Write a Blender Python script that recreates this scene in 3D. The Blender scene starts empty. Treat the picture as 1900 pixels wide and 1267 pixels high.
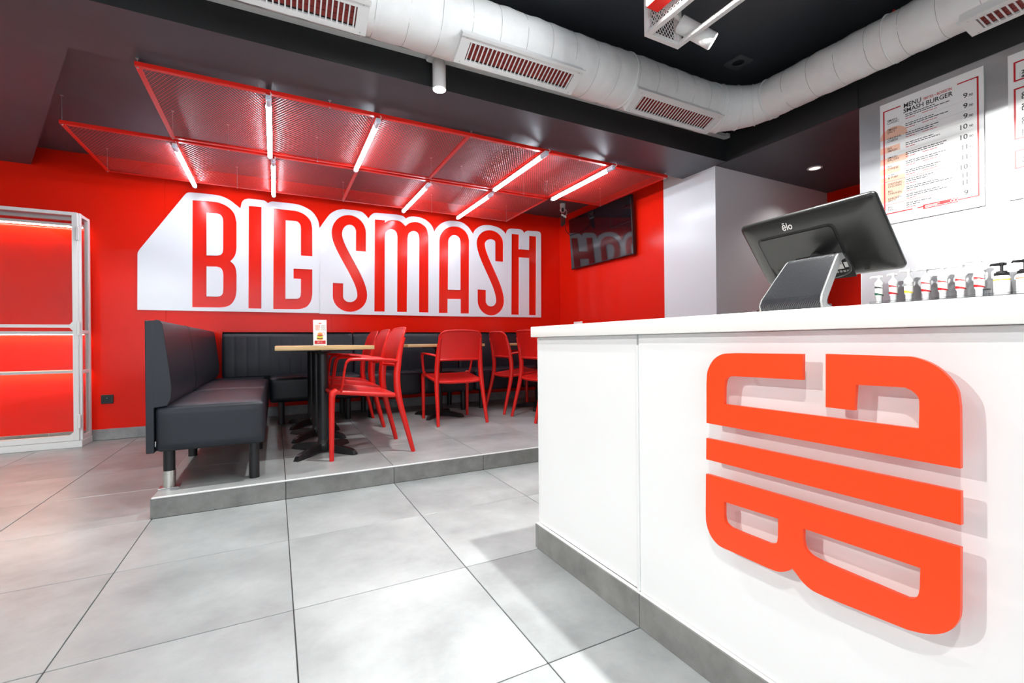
import bpy, bmesh, math, random
from mathutils import Vector, Matrix
from mathutils.geometry import tessellate_polygon
random.seed(7)
S = bpy.context.scene
C = S.collection
PI = math.pi

# ---------------------------------------------------------------- camera, world, light, exposure
cam = bpy.data.cameras.new('camera'); cam_ob = bpy.data.objects.new('camera', cam); C.objects.link(cam_ob)
cam.sensor_width = 36.0; cam.lens = 36.0 * 851.8 / 1900.0; cam.clip_start = 0.02
cam.shift_y = 0.00035
YAW, ROLL = 0.4764, 0.0101
cam_ob.location = (0.5544, -1.6571, 0.865)
cam_ob.matrix_world = (Matrix.Translation(cam_ob.location) @ Matrix.Rotation(-YAW, 4, 'Z')
                       @ Matrix.Rotation(PI / 2, 4, 'X') @ Matrix.Rotation(-ROLL, 4, 'Z'))
S.camera = cam_ob
S.view_settings.view_transform = 'Standard'; S.view_settings.look = 'None'
S.view_settings.exposure = 0.0; S.view_settings.gamma = 1.0; S.view_settings.use_curve_mapping = False
S.cycles.use_denoising = True; S.cycles.max_bounces = 10; S.cycles.diffuse_bounces = 5
S.cycles.glossy_bounces = 5; S.cycles.transparent_max_bounces = 16; S.cycles.caustics_reflective = False
S.cycles.sample_clamp_indirect = 6.0
W = bpy.data.worlds.new('world'); S.world = W; W.use_nodes = True
W.node_tree.nodes['Background'].inputs[0].default_value = (0.80, 0.90, 1.0, 1)
W.node_tree.nodes['Background'].inputs[1].default_value = 1.0
def area_light(name, loc, rot, sx, sy, power, color, spread=PI):
    d = bpy.data.lights.new(name, 'AREA'); d.shape = 'RECTANGLE'; d.size = sx; d.size_y = sy
    d.energy = power; d.color = color; d.spread = spread
    o = bpy.data.objects.new(name, d); C.objects.link(o); o.location = loc; o.rotation_euler = rot
    return o
def spot_light(name, loc, target, power, angle, blend, size=0.03, color=(0.99, 1.0, 0.97)):
    d = bpy.data.lights.new(name, 'SPOT'); d.energy = power; d.spot_size = math.radians(angle); d.spot_blend = blend
    d.shadow_soft_size = size; d.color = color
    o = bpy.data.objects.new(name, d); C.objects.link(o); o.location = loc
    o.rotation_euler = (Vector(target) - Vector(loc)).to_track_quat('-Z', 'Y').to_euler()
    return o
TUBE = 60.0            # radiance of the white light tubes
# broad soft fill added just inside the shop front behind the camera
area_light('shopfront_fill', (-0.4, -4.12, 1.35), (PI / 2, 0, 0), 5.0, 2.3, 80, (0.88, 0.94, 1.0))
# rail, ceiling and cage spots, several ceiling ones added as fill (their bodies are built further down)
RAIL_SPOTS = [(1.466, 1.05), (-0.95, 1.07)]
for x, y in RAIL_SPOTS:
    spot_light('rail_spot_light', (x, y, 2.405), (x, y + 0.12, 0), 140, 105, 0.5)
CEIL_SPOTS = [(-0.25, -2.05), (-2.4, -0.05), (0.55, 0.25), (-2.0, -0.6), (-1.2, -1.5), (-0.3, -0.7), (0.95, -0.35), (0.95, -1.3), (-1.35, 0.2), (1.9, -0.35), (1.9, -1.55)]
spot_light('ceiling_spot_light', (-0.25, -2.05, 2.66), (1.54, -0.85, 0.45), 105, 64, 0.6, 0.016)
spot_light('ceiling_spot_light', (-2.4, -0.05, 2.66), (1.54, -0.85, 0.45), 285, 34, 0.5, 0.02)
for (x, y), e in zip(CEIL_SPOTS[2:6], (60, 22, 40, 40)):
    spot_light('ceiling_spot_light', (x, y, 2.66), (x, y + 0.1, 0), e, 125, 0.8, 0.03)  # unseen wide spots added to lift the general brightness
spot_light('cabinet_fill_spot', (-1.35, 0.2, 2.66), (-1.35, 3.8, 0.95), 160, 44, 0.6, 0.03)  # unseen spot added to brighten the cabinet from the front
for x, y in CEIL_SPOTS[9:]:
    spot_light('worktop_fill_spot', (x, y, 2.66), (x + 0.05, y, 0), 260, 62, 0.5, 0.03)  # unseen spots added so the worktop bounces light onto the duct
for x, y in CEIL_SPOTS[6:8]:
    spot_light('menu_wall_spot_light', (x, y, 2.645), (4.17, y - 0.35, 1.42), 680, 46, 0.5, 0.03)
CAGE_SPOTS = [0.075, -0.62, -0.97, -1.32, -1.67]
CAGE_DIR = Vector((0.66, -0.44, -0.52)).normalized()
for y in CAGE_SPOTS:
    q = Vector((2.4255, y - 0.03, 2.5)) + CAGE_DIR * 0.206
    spot_light('cage_spot_light', q, q + CAGE_DIR, 60, 60, 0.6, 0.03)
spot_light('downlight_light', (5.04, 0.845, 2.44), (5.04, 0.845, 0), 14, 120, 0.6, 0.04)

# ---------------------------------------------------------------- materials
def mat(name, col, rough=0.5, metal=0.0, spec=0.5, emit=None, estr=0.0, bump=0.0, bscale=200.0, cvar=0.0, cscale=6.0,
        coat=0.0, rvar=0.0, objvar=0.0, alpha=1.0, trans=0.0, ior=1.45):
    m = bpy.data.materials.new(name); m.use_nodes = True
    nt = m.node_tree; p = nt.nodes['Principled BSDF']
    p.inputs['Base Color'].default_value = (*col, 1); p.inputs['Roughness'].default_value = rough
    p.inputs['Metallic'].default_value = metal; p.inputs['Specular IOR Level'].default_value = spec
    p.inputs['Coat Weight'].default_value = coat; p.inputs['Coat Roughness'].default_value = 0.08
    p.inputs['Transmission Weight'].default_value = trans; p.inputs['IOR'].default_value = ior
    if emit: p.inputs['Emission Color'].default_value = (*emit, 1); p.inputs['Emission Strength'].default_value = estr
    tc = nt.nodes.new('ShaderNodeTexCoord')
    if cvar or objvar:
        mix = nt.nodes.new('ShaderNodeHueSaturation'); mix.inputs['Color'].default_value = (*col, 1)
        val = nt.nodes.new('ShaderNodeMath'); val.operation = 'ADD'; val.inputs[0].default_value = 1.0; val.inputs[1].default_value = 0.0
        last = None
        if cvar:
            n = nt.nodes.new('ShaderNodeTexNoise'); n.inputs['Scale'].default_value = cscale; n.inputs['Detail'].default_value = 7; n.inputs['Roughness'].default_value = 0.62
            nt.links.new(tc.outputs['Object'], n.inputs['Vector'])
            if objvar:
                oi = nt.nodes.new('ShaderNodeObjectInfo'); ad = nt.nodes.new('ShaderNodeVectorMath'); ad.operation = 'ADD'
                sc = nt.nodes.new('ShaderNodeVectorMath'); sc.operation = 'SCALE'; sc.inputs['Scale'].default_value = 37.0
                nt.links.new(oi.outputs['Random'], sc.inputs[0]); nt.links.new(tc.outputs['Object'], ad.inputs[0]); nt.links.new(sc.outputs[0], ad.inputs[1])
                nt.links.new(ad.outputs[0], n.inputs['Vector'])
            mr = nt.nodes.new('ShaderNodeMapRange'); mr.inputs['From Min'].default_value = 0.3; mr.inputs['From Max'].default_value = 0.7
            mr.inputs['To Min'].default_value = -cvar; mr.inputs['To Max'].default_value = cvar
            nt.links.new(n.outputs['Fac'], mr.inputs['Value']); nt.links.new(mr.outputs[0], val.inputs[1]); last = val
        if objvar:
            oi2 = nt.nodes.new('ShaderNodeObjectInfo'); mr2 = nt.nodes.new('ShaderNodeMapRange')
            mr2.inputs['To Min'].default_value = -objvar; mr2.inputs['To Max'].default_value = objvar
            nt.links.new(oi2.outputs['Random'], mr2.inputs['Value'])
            v2 = nt.nodes.new('ShaderNodeMath'); v2.operation = 'ADD'
            nt.links.new(val.outputs[0], v2.inputs[0]); nt.links.new(mr2.outputs[0], v2.inputs[1]); last = v2
        nt.links.new(last.outputs[0], mix.inputs['Value']); nt.links.new(mix.outputs[0], p.inputs['Base Color'])
    if bump or rvar:
        n = nt.nodes.new('ShaderNodeTexNoise'); n.inputs['Scale'].default_value = bscale; n.inputs['Detail'].default_value = 4
        nt.links.new(tc.outputs['Object'], n.inputs['Vector'])
        if bump:
            b = nt.nodes.new('ShaderNodeBump'); b.inputs['Strength'].default_value = bump; b.inputs['Distance'].default_value = 0.01
            nt.links.new(n.outputs['Fac'], b.inputs['Height']); nt.links.new(b.outputs[0], p.inputs['Normal'])
        if rvar:
            n2 = nt.nodes.new('ShaderNodeTexNoise'); n2.inputs['Scale'].default_value = 3.0; n2.inputs['Detail'].default_value = 5
            nt.links.new(tc.outputs['Object'], n2.inputs['Vector'])
            mr = nt.nodes.new('ShaderNodeMapRange'); mr.inputs['To Min'].default_value = rough - rvar; mr.inputs['To Max'].default_value = rough + rvar
            nt.links.new(n2.outputs['Fac'], mr.inputs['Value']); nt.links.new(mr.outputs[0], p.inputs['Roughness'])
    return m
M = {}
M['red_wall'] = mat('red_lacquered_panel', (0.80, 0.014, 0.004), 0.17, spec=0.2, rvar=0.05, cvar=0.03, cscale=1.5)
M['red_letter'] = mat('red_letter_face', (0.80, 0.014, 0.004), 0.18, spec=0.35, cvar=0.03, cscale=2)
M['orange_letter'] = mat('orange_red_letter', (0.88, 0.060, 0.006), 0.34)
M['sign_white'] = mat('white_sign_board', (0.86, 0.90, 0.95), 0.13)
M['counter_white'] = mat('white_counter_panel', (0.84, 0.84, 0.835), 0.30, rvar=0.04)
M['worktop'] = mat('white_worktop', (0.87, 0.86, 0.83), 0.35)
M['gloss_white'] = mat('glossy_white_cladding', (0.82, 0.83, 0.85), 0.22)
M['tile'] = mat('grey_porcelain_tile', (0.322, 0.338, 0.340), 0.34, cvar=0.28, cscale=2.6, objvar=0.05, bump=0.02, bscale=60, rvar=0.07)
M['tile_dark'] = mat('dark_grey_skirting_tile', (0.27, 0.28, 0.28), 0.45, cvar=0.22, cscale=9, objvar=0.05, bump=0.05, bscale=90)
M['riser'] = mat('grey_riser_tile', (0.22, 0.218, 0.208), 0.5, cvar=0.24, cscale=9, objvar=0.06, bump=0.05, bscale=90)
M['grout'] = mat('dark_grout', (0.045, 0.045, 0.045), 0.9, cvar=0.2, cscale=30)
M['light_grout'] = mat('pale_grout', (0.55, 0.55, 0.53), 0.9, cvar=0.1, cscale=30)
M['black_paint'] = mat('black_ceiling_paint', (0.032, 0.035, 0.042), 0.42, cvar=0.12, cscale=3)
M['soffit_bounce_black'] = mat('bounce_lit_black_paint', (0.060, 0.072, 0.088), 0.42, cvar=0.10, cscale=2)  # the black ceiling paint again, lightened for floor bounce on undersides
M['black_face'] = mat('black_beam_paint', (0.012, 0.013, 0.014), 0.55, cvar=0.12, cscale=3)
M['white_paint'] = mat('white_wall_paint', (0.75, 0.75, 0.74), 0.6, cvar=0.03)
M['leather'] = mat('dark_navy_leatherette', (0.0095, 0.0115, 0.0175), 0.40, bump=0.06, bscale=420, cvar=0.12, cscale=5)
M['leather_back'] = mat('black_leatherette_panel', (0.012, 0.014, 0.017), 0.46, bump=0.05, bscale=420, cvar=0.1)
M['piping'] = mat('black_piping', (0.008, 0.009, 0.011), 0.45, cvar=0.1)
M['black_metal'] = mat('black_powder_coat', (0.010, 0.010, 0.011), 0.38, bump=0.03, bscale=300, cvar=0.1)
M['chrome'] = mat('brushed_chrome', (0.62, 0.60, 0.56), 0.22, metal=1.0, cvar=0.12, cscale=20)
M['steel'] = mat('galvanised_steel', (0.55, 0.55, 0.56), 0.35, metal=1.0, cvar=0.08)
M['red_plastic'] = mat('red_resin', (0.66, 0.012, 0.008), 0.34, bump=0.015, bscale=350, cvar=0.05)
M['red_metal'] = mat('red_powder_coated_metal', (0.76, 0.014, 0.006), 0.30, cvar=0.04)
M['mesh_red'] = mat('red_expanded_metal', (0.68, 0.035, 0.025), 0.36, spec=1.0, cvar=0.05)
M['tube_glow'] = mat('glowing_tube', (0.9, 0.9, 0.9), 0.4, emit=(0.82, 0.91, 1.0), estr=TUBE)
M['tube_clear'] = mat('clear_tube_cover', (0.72, 0.78, 0.90), 0.15, cvar=0.03)
M['fixture_white'] = mat('white_lacquered_metal', (0.80, 0.80, 0.79), 0.35, cvar=0.02)
M['spot_glow'] = mat('glowing_spot_lens', (1, 1, 1), 0.4, emit=(1.0, 0.96, 0.86), estr=30)
M['lamp_glow'] = mat('glowing_lamp_panel', (1, 1, 1), 0.4, emit=(0.95, 0.98, 1.0), estr=24)
M['dl_glow'] = mat('glowing_downlight', (1, 1, 1), 0.4, emit=(1, 0.97, 0.94), estr=1.0)
M['led_warm'] = mat('warm_led_strip', (1, 1, 1), 0.4, emit=(1.0, 0.86, 0.62), estr=70)
M['duct'] = mat('white_fabric_duct', (0.86, 0.86, 0.85), 0.6, bump=0.25, bscale=14, cvar=0.02, cscale=20)
M['seam'] = mat('grey_seam_thread', (0.42, 0.42, 0.41), 0.7, cvar=0.05)
M['dark_red'] = mat('dark_red_louvre', (0.20, 0.012, 0.008), 0.4, cvar=0.15, cscale=30)
M['hole_black'] = mat('black_opening', (0.006, 0.006, 0.006), 0.8, cvar=0.1)
M['stainless'] = mat('brushed_stainless_sheet', (0.60, 0.61, 0.63), 0.34, metal=1.0, cvar=0.04, cscale=4, rvar=0.06)
M['board_white'] = mat('white_printed_board', (0.82, 0.82, 0.81), 0.28, cvar=0.01)
M['ink_black'] = mat('black_print', (0.014, 0.014, 0.014), 0.4, cvar=0.05)
M['ink_grey'] = mat('grey_print', (0.42, 0.42, 0.41), 0.4, cvar=0.05)
M['ink_red'] = mat('red_print', (0.46, 0.008, 0.012), 0.35, cvar=0.05)
M['ink_peach'] = mat('peach_print', (0.78, 0.47, 0.35), 0.35, cvar=0.03)
M['ink_salmon'] = mat('salmon_print', (0.72, 0.22, 0.13), 0.35, cvar=0.03)
M['ink_white'] = mat('white_print', (0.82, 0.80, 0.78), 0.35, cvar=0.02)
M['black_plastic'] = mat('black_plastic', (0.012, 0.012, 0.013), 0.28, bump=0.02, bscale=500, cvar=0.08)
M['grey_plastic'] = mat('dark_grey_plastic_shell', (0.010, 0.010, 0.010), 0.33, spec=0.35, bump=0.02, bscale=600, cvar=0.06)
M['silver'] = mat('silver_plastic', (0.38, 0.38, 0.38), 0.32, metal=0.6, cvar=0.04)
M['screen'] = mat('dark_glass_screen', (0.006, 0.006, 0.008), 0.06, spec=0.6, cvar=0.05)
M['tv_screen'] = mat('glossy_tv_screen', (0.004, 0.004, 0.006), 0.05, spec=0.9, coat=0.6, cvar=0.05)
M['oak'] = None
M['white_plastic'] = mat('white_plastic', (0.80, 0.80, 0.79), 0.35, cvar=0.02)
M['yellow'] = mat('yellow_label', (0.80, 0.60, 0.05), 0.4, cvar=0.03)
M['orange_label'] = mat('orange_label', (0.80, 0.30, 0.03), 0.4, cvar=0.03)
M['green'] = mat('dark_green_label', (0.012, 0.10, 0.055), 0.4, cvar=0.03)
M['leaf'] = mat('lettuce_green_print', (0.35, 0.50, 0.06), 0.4, cvar=0.03)
M['rubber'] = mat('black_rubber_cable', (0.010, 0.010, 0.010), 0.5, cvar=0.05)
M['pink_paper'] = mat('pale_pink_paper', (0.80, 0.62, 0.60), 0.6, cvar=0.04)
def glass(name, col, refl):
    m = bpy.data.materials.new(name); m.use_nodes = True; nt = m.node_tree
    for n in list(nt.nodes): nt.nodes.remove(n)
    o = nt.nodes.new('ShaderNodeOutputMaterial'); t = nt.nodes.new('ShaderNodeBsdfTransparent'); t.inputs[0].default_value = (*col, 1)
    g = nt.nodes.new('ShaderNodeBsdfGlossy'); g.inputs['Roughness'].default_value = 0.02
    f = nt.nodes.new('ShaderNodeFresnel'); f.inputs[0].default_value = 1.5
    mm_ = nt.nodes.new('ShaderNodeMath'); mm_.operation = 'MULTIPLY'; mm_.inputs[1].default_value = refl
    mx = nt.nodes.new('ShaderNodeMixShader')
    nt.links.new(f.outputs[0], mm_.inputs[0]); nt.links.new(mm_.outputs[0], mx.inputs[0])
    nt.links.new(t.outputs[0], mx.inputs[1]); nt.links.new(g.outputs[0], mx.inputs[2]); nt.links.new(mx.outputs[0], o.inputs[0])
    return m
M['glass'] = glass('clear_glass', (0.97, 0.98, 0.98), 0.55)
M['acrylic'] = glass('clear_acrylic', (0.93, 0.94, 0.95), 1.6)
def wood(name, c1, c2, scale):
    m = mat(name, c1, 0.42); nt = m.node_tree; p = nt.nodes['Principled BSDF']
    tc = nt.nodes.new('ShaderNodeTexCoord'); mp = nt.nodes.new('ShaderNodeMapping'); mp.inputs['Scale'].default_value = (2, 26, 26)
    n = nt.nodes.new('ShaderNodeTexNoise'); n.inputs['Scale'].default_value = scale; n.inputs['Detail'].default_value = 6
    r = nt.nodes.new('ShaderNodeValToRGB'); r.color_ramp.elements[0].color = (*c1, 1); r.color_ramp.elements[1].color = (*c2, 1)
    r.color_ramp.elements[0].position = 0.35; r.color_ramp.elements[1].position = 0.7
    nt.links.new(tc.outputs['Object'], mp.inputs[0]); nt.links.new(mp.outputs[0], n.inputs['Vector'])
    nt.links.new(n.outputs['Fac'], r.inputs[0]); nt.links.new(r.outputs[0], p.inputs['Base Color'])
    return m
M['oak'] = wood('light_oak', (0.62, 0.42, 0.21), (0.48, 0.29, 0.12), 2.0)
def carbon():
    m = mat('carbon_weave_plastic', (0.008, 0.009, 0.013), 0.34); nt = m.node_tree; p = nt.nodes['Principled BSDF']
    tc = nt.nodes.new('ShaderNodeTexCoord'); w = nt.nodes.new('ShaderNodeTexWave'); w.bands_direction = 'DIAGONAL'; w.inputs['Scale'].default_value = 105
    b = nt.nodes.new('ShaderNodeBump'); b.inputs['Strength'].default_value = 0.6; b.inputs['Distance'].default_value = 0.002
    nt.links.new(tc.outputs['Object'], w.inputs['Vector']); nt.links.new(w.outputs['Fac'], b.inputs['Height']); nt.links.new(b.outputs[0], p.inputs['Normal'])
    return m
M['carbon'] = carbon()

# ---------------------------------------------------------------- mesh helpers
class MB:
    def __init__(s): s.v = []; s.f = []; s.mi = []; s.mats = []
    def _m(s, m):
        if m not in s.mats: s.mats.append(m)
        return s.mats.index(m)
    def add(s, verts, faces, m, mtx=None):
        k = len(s.v); i = s._m(m)
        s.v += [tuple(mtx @ Vector(p)) if mtx is not None else tuple(p) for p in verts]
        s.f += [tuple(q + k for q in f) for f in faces]; s.mi += [i] * len(faces)
        return s
    def box(s, x0, x1, y0, y1, z0, z1, m, bev=0.0, mtx=None, seg=1):
        if x0 > x1: x0, x1 = x1, x0
        if y0 > y1: y0, y1 = y1, y0
        if z0 > z1: z0, z1 = z1, z0
        v = [(x, y, z) for x in (x0, x1) for y in (y0, y1) for z in (z0, z1)]
        f = [(0, 1, 3, 2), (4, 6, 7, 5), (0, 4, 5, 1), (2, 3, 7, 6), (0, 2, 6, 4), (1, 5, 7, 3)]
        if bev <= 0: return s.add(v, f, m, mtx)
        bm = bmesh.new(); vs = [bm.verts.new(p) for p in v]
        for q in f: bm.faces.new([vs[i] for i in q])
        bmesh.ops.bevel(bm, geom=bm.edges[:], offset=bev, segments=seg, affect='EDGES', profile=0.5)
        bm.verts.index_update()
        s.add([tuple(p.co) for p in bm.verts], [tuple(p.index for p in q.verts) for q in bm.faces], m, mtx); bm.free()
        return s
    def tube(s, pts, r, m, n=10, cap=True, sx=1.0, up=None, mtx=None, flat=None):
        """sweep along pts; r number or list; sx squashes the section along its first axis"""
        P = [Vector(p) for p in pts]; rr = r if isinstance(r, (list, tuple)) else [r] * len(P)
        v = []; T0 = None; u = None
        for i, p in enumerate(P):
            t = (P[min(i + 1, len(P) - 1)] - P[max(i - 1, 0)])
            t = t.normalized() if t.length > 1e-9 else Vector((0, 0, 1))
            if u is None:
                a = Vector(up) if up is not None else (Vector((0, 0, 1)) if abs(t.z) < 0.9 else Vector((1, 0, 0)))
                u = (a - a.dot(t) * t).normalized()
            else:
                u = (u - u.dot(t) * t).normalized()
            w = t.cross(u)
            for k in range(n):
                a = 2 * PI * k / n
                v.append(p + (u * math.cos(a) * sx + w * math.sin(a)) * rr[i])
        f = []
        for i in range(len(P) - 1):
            for k in range(n):
                f.append((i * n + k, i * n + (k + 1) % n, (i + 1) * n + (k + 1) % n, (i + 1) * n + k))
        if cap: f.append(tuple(range(n - 1, -1, -1))); f.append(tuple((len(P) - 1) * n + k for k in range(n)))
        return s.add(v, f, m, mtx)
    def lathe(s, prof, m, n=20, loc=(0, 0, 0), mtx=None):
        v = []; f = []
        for r, z in prof:
            for k in range(n):
                a = 2 * PI * k / n; v.append((loc[0] + r * math.cos(a), loc[1] + r * math.sin(a), loc[2] + z))
        for i in range(len(prof) - 1):
            for k in range(n): f.append((i * n + k, i * n + (k + 1) % n, (i + 1) * n + (k + 1) % n, (i + 1) * n + k))
        f.append(tuple(range(n - 1, -1, -1))); f.append(tuple((len(prof) - 1) * n + k for k in range(n)))
        return s.add(v, f, m, mtx)
    def prism(s, loops, d0, d1, m, mtx, side=None):
        """2D loops (outer, holes...) in local xy, extruded in local z from d0 to d1"""
        side = side or m
        flat = [p for l in loops for p in l]; n = len(flat)
        tris = tessellate_polygon([[Vector((p[0], p[1], 0)) for p in l] for l in loops])
        s.add([(p[0], p[1], d1) for p in flat], [tuple(t) for t in tris], m, mtx)
        s.add([(p[0], p[1], d0) for p in flat], [tuple(reversed(t)) for t in tris], m, mtx)
        k = 0
        for l in loops:
            L = len(l); vv = [(p[0], p[1], d0) for p in l] + [(p[0], p[1], d1) for p in l]
            s.add(vv, [(i, (i + 1) % L, (i + 1) % L + L, i + L) for i in range(L)], side, mtx)
        return s
    def grid(s, fn, nu, nv, m, thick=None, mtx=None):
        """sheet fn(u,v)->point, u,v in 0..1; closed into a solid of thickness `thick` (vector fn offset)"""
        A = [Vector(fn(i / nu, j / nv)) for j in range(nv + 1) for i in range(nu + 1)]
        w = nu + 1
        f = [(j * w + i, j * w + i + 1, (j + 1) * w + i + 1, (j + 1) * w + i) for j in range(nv) for i in range(nu)]
        if thick is None: return s.add(A, f, m, mtx)
        B = [a + Vector(thick) for a in A]; k = len(A)
        f2 = [tuple(reversed([q + k for q in x])) for x in f]
        rim = [i for i in range(w)] + [j * w + nu for j in range(1, nv + 1)] + [nv * w + i for i in range(nu - 1, -1, -1)] + [j * w for j in range(nv - 1, 0, -1)]
        sd = [(rim[(i + 1) % len(rim)], rim[i], rim[i] + k, rim[(i + 1) % len(rim)] + k) for i in range(len(rim))]
        return s.add(A + B, f + f2 + sd, m, mtx)
    def cushion(s, x0, x1, y0, y1, z0, z1, r, m, n=6, bulge=None, mtx=None, fine=8):
        """rounded box with optional bulge {axis_sign: amount}, e.g. {'+z':.01}"""
        lo = Vector((min(x0, x1), min(y0, y1), min(z0, z1))); hi = Vector((max(x0, x1), max(y0, y1), max(z0, z1)))
        bm = bmesh.new(); bmesh.ops.create_cube(bm, size=2.0)
        bmesh.ops.subdivide_edges(bm, edges=bm.edges[:], cuts=fine, use_grid_fill=True)
        for p in bm.verts:
            q = Vector(p.co); out = Vector((0, 0, 0))
            for a in range(3):
                t = q[a]; L = hi[a] - lo[a]; rr = min(r, L / 2 - 1e-4)
                # put grid lines densely into the rounded border
                e = rr / L * 2
                k = abs(t)
                kk = k / (1 - 2.0 / (fine + 1)) * (1 - e) if k < 1 - 2.0 / (fine + 1) + 1e-6 else 1 - e + (k - (1 - 2.0 / (fine + 1))) / (2.0 / (fine + 1)) * e
                out[a] = (lo[a] + hi[a]) / 2 + math.copysign(kk, t) * L / 2
            core = Vector([min(max(out[a], lo[a] + min(r, (hi[a] - lo[a]) / 2)), hi[a] - min(r, (hi[a] - lo[a]) / 2)) for a in range(3)])
            d = out - core
            if d.length > 1e-9: out = core + d.normalized() * min(r, (hi - lo).length)
            if bulge:
                c = [(out[a] - (lo[a] + hi[a]) / 2) / ((hi[a] - lo[a]) / 2) for a in range(3)]
                for key, am in bulge.items():
                    a = 'xyz'.index(key[1]); sg = 1 if key[0] == '+' else -1
                    o = [b for b in range(3) if b != a]
                    wgt = max(0, 1 - c[o[0]] ** 2) * max(0, 1 - c[o[1]] ** 2) * max(0, sg * c[a])
                    out[a] += sg * am * wgt
            p.co = out
        bm.verts.index_update()
        s.add([tuple(p.co) for p in bm.verts], [tuple(p.index for p in q.verts) for q in bm.faces], m, mtx); bm.free()
        return s
    def mesh(s, name, smooth=True, angle=38):
        me = bpy.data.meshes.new(name); me.from_pydata(s.v, [], s.f)
        for m in s.mats: me.materials.append(m)
        me.polygons.foreach_set('material_index', s.mi)
        bm = bmesh.new(); bm.from_mesh(me); bmesh.ops.recalc_face_normals(bm, faces=bm.faces[:]); bm.to_mesh(me); bm.free()
        if smooth:
            me.polygons.foreach_set('use_smooth', [True] * len(me.polygons)); me.set_sharp_from_angle(angle=math.radians(angle))
        me.update()
        return me
    def build(s, name, parent=None, smooth=True, angle=38):
        o = bpy.data.objects.new(name, s.mesh(name, smooth, angle)); C.objects.link(o)
        if parent is not None: o.parent = parent
        return o
def thing(name, label, cat, loc=(0, 0, 0), rotz=0.0, group=None, scale=None):
    o = bpy.data.objects.new(name, None); C.objects.link(o); o.empty_display_size = 0.1
    o.location = loc; o.rotation_euler = (0, 0, rotz); o['label'] = label; o['category'] = cat
    if group: o['group'] = group
    return o
def tag(o, label, cat, group=None):
    o['label'] = label; o['category'] = cat
    if group: o['group'] = group
    return o
def struct(o, label=None, cat=None):
    o['kind'] = 'structure'
    if label: o['label'] = label; o['category'] = cat
    return o
def part_label(o, label): o['label'] = label; return o
def copy_tree(o, parent=None):
    c = o.copy(); C.objects.link(c)
    if parent is not None: c.parent = parent
    for ch in list(o.children): copy_tree(ch, c)
    return c
def copy_at(o, loc, rotz, label):
    c = copy_tree(o); c.location = loc; c.rotation_euler = (0, 0, rotz); c['label'] = label
    return c
def bez(p0, p1, p2, p3, n=8):
    return [tuple(((1 - t) ** 3) * Vector(p0) + 3 * t * (1 - t) ** 2 * Vector(p1) + 3 * t * t * (1 - t) * Vector(p2) + t ** 3 * Vector(p3)) for t in [i / n for i in range(n + 1)]]
def smooth_path(P, n=5):
    P = [Vector(p) for p in P]; out = []
    for i in range(len(P) - 1):
        p0 = P[i - 1] if i else P[0] * 2 - P[1]; p1 = P[i]; p2 = P[i + 1]; p3 = P[i + 2] if i + 2 < len(P) else P[-1] * 2 - P[-2]
        for k in range(n):
            t = k / n
            out.append(0.5 * (2 * p1 + (p2 - p0) * t + (2 * p0 - 5 * p1 + 4 * p2 - p3) * t * t + (3 * p1 - p0 - 3 * p2 + p3) * t ** 3))
    out.append(P[-1]); return out
def rrect(x0, x1, y0, y1, r, n=5):
    o = []
    for cx, cy, a0 in ((x1 - r, y1 - r, 0), (x0 + r, y1 - r, 90), (x0 + r, y0 + r, 180), (x1 - r, y0 + r, 270)):
        for k in range(n + 1):
            a = math.radians(a0 + 90 * k / n); o.append((cx + r * math.cos(a), cy + r * math.sin(a)))
    return o
def circle(cx, cy, r, n=20): return [(cx + r * math.cos(2 * PI * k / n), cy + r * math.sin(2 * PI * k / n)) for k in range(n)]
def plane_mtx(o, ux, uy):
    ux = Vector(ux).normalized(); uy = Vector(uy).normalized(); uz = ux.cross(uy)
    return Matrix(((ux.x, uy.x, uz.x, o[0]), (ux.y, uy.y, uz.y, o[1]), (ux.z, uy.z, uz.z, o[2]), (0, 0, 0, 1)))
def text_into(mb, body, x, y, size, m, mtx, sx=1.0, bold=0.0, shear=0.0, width=None, align='LEFT', z=0.0):
    cu = bpy.data.curves.new('text', 'FONT'); cu.body = body; cu.size = size; cu.offset = bold; cu.shear = shear
    cu.align_x = align; cu.resolution_u = 3; cu.fill_mode = 'FRONT'
    ob = bpy.data.objects.new('text', cu); me = bpy.data.meshes.new_from_object(ob)
    vs = [tuple(p.co) for p in me.vertices]; fs = [tuple(p.vertices) for p in me.polygons]
    if vs:
        if width:
            w = max(p[0] for p in vs) - min(p[0] for p in vs); sx = width / max(w, 1e-6)
        x0 = min(p[0] for p in vs) if align == 'LEFT' else 0
        mb.add([(x + (p[0] - x0) * sx, y + p[1], z) for p in vs], fs, m, mtx)
    bpy.data.objects.remove(ob); bpy.data.curves.remove(cu); bpy.data.meshes.remove(me)

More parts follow.
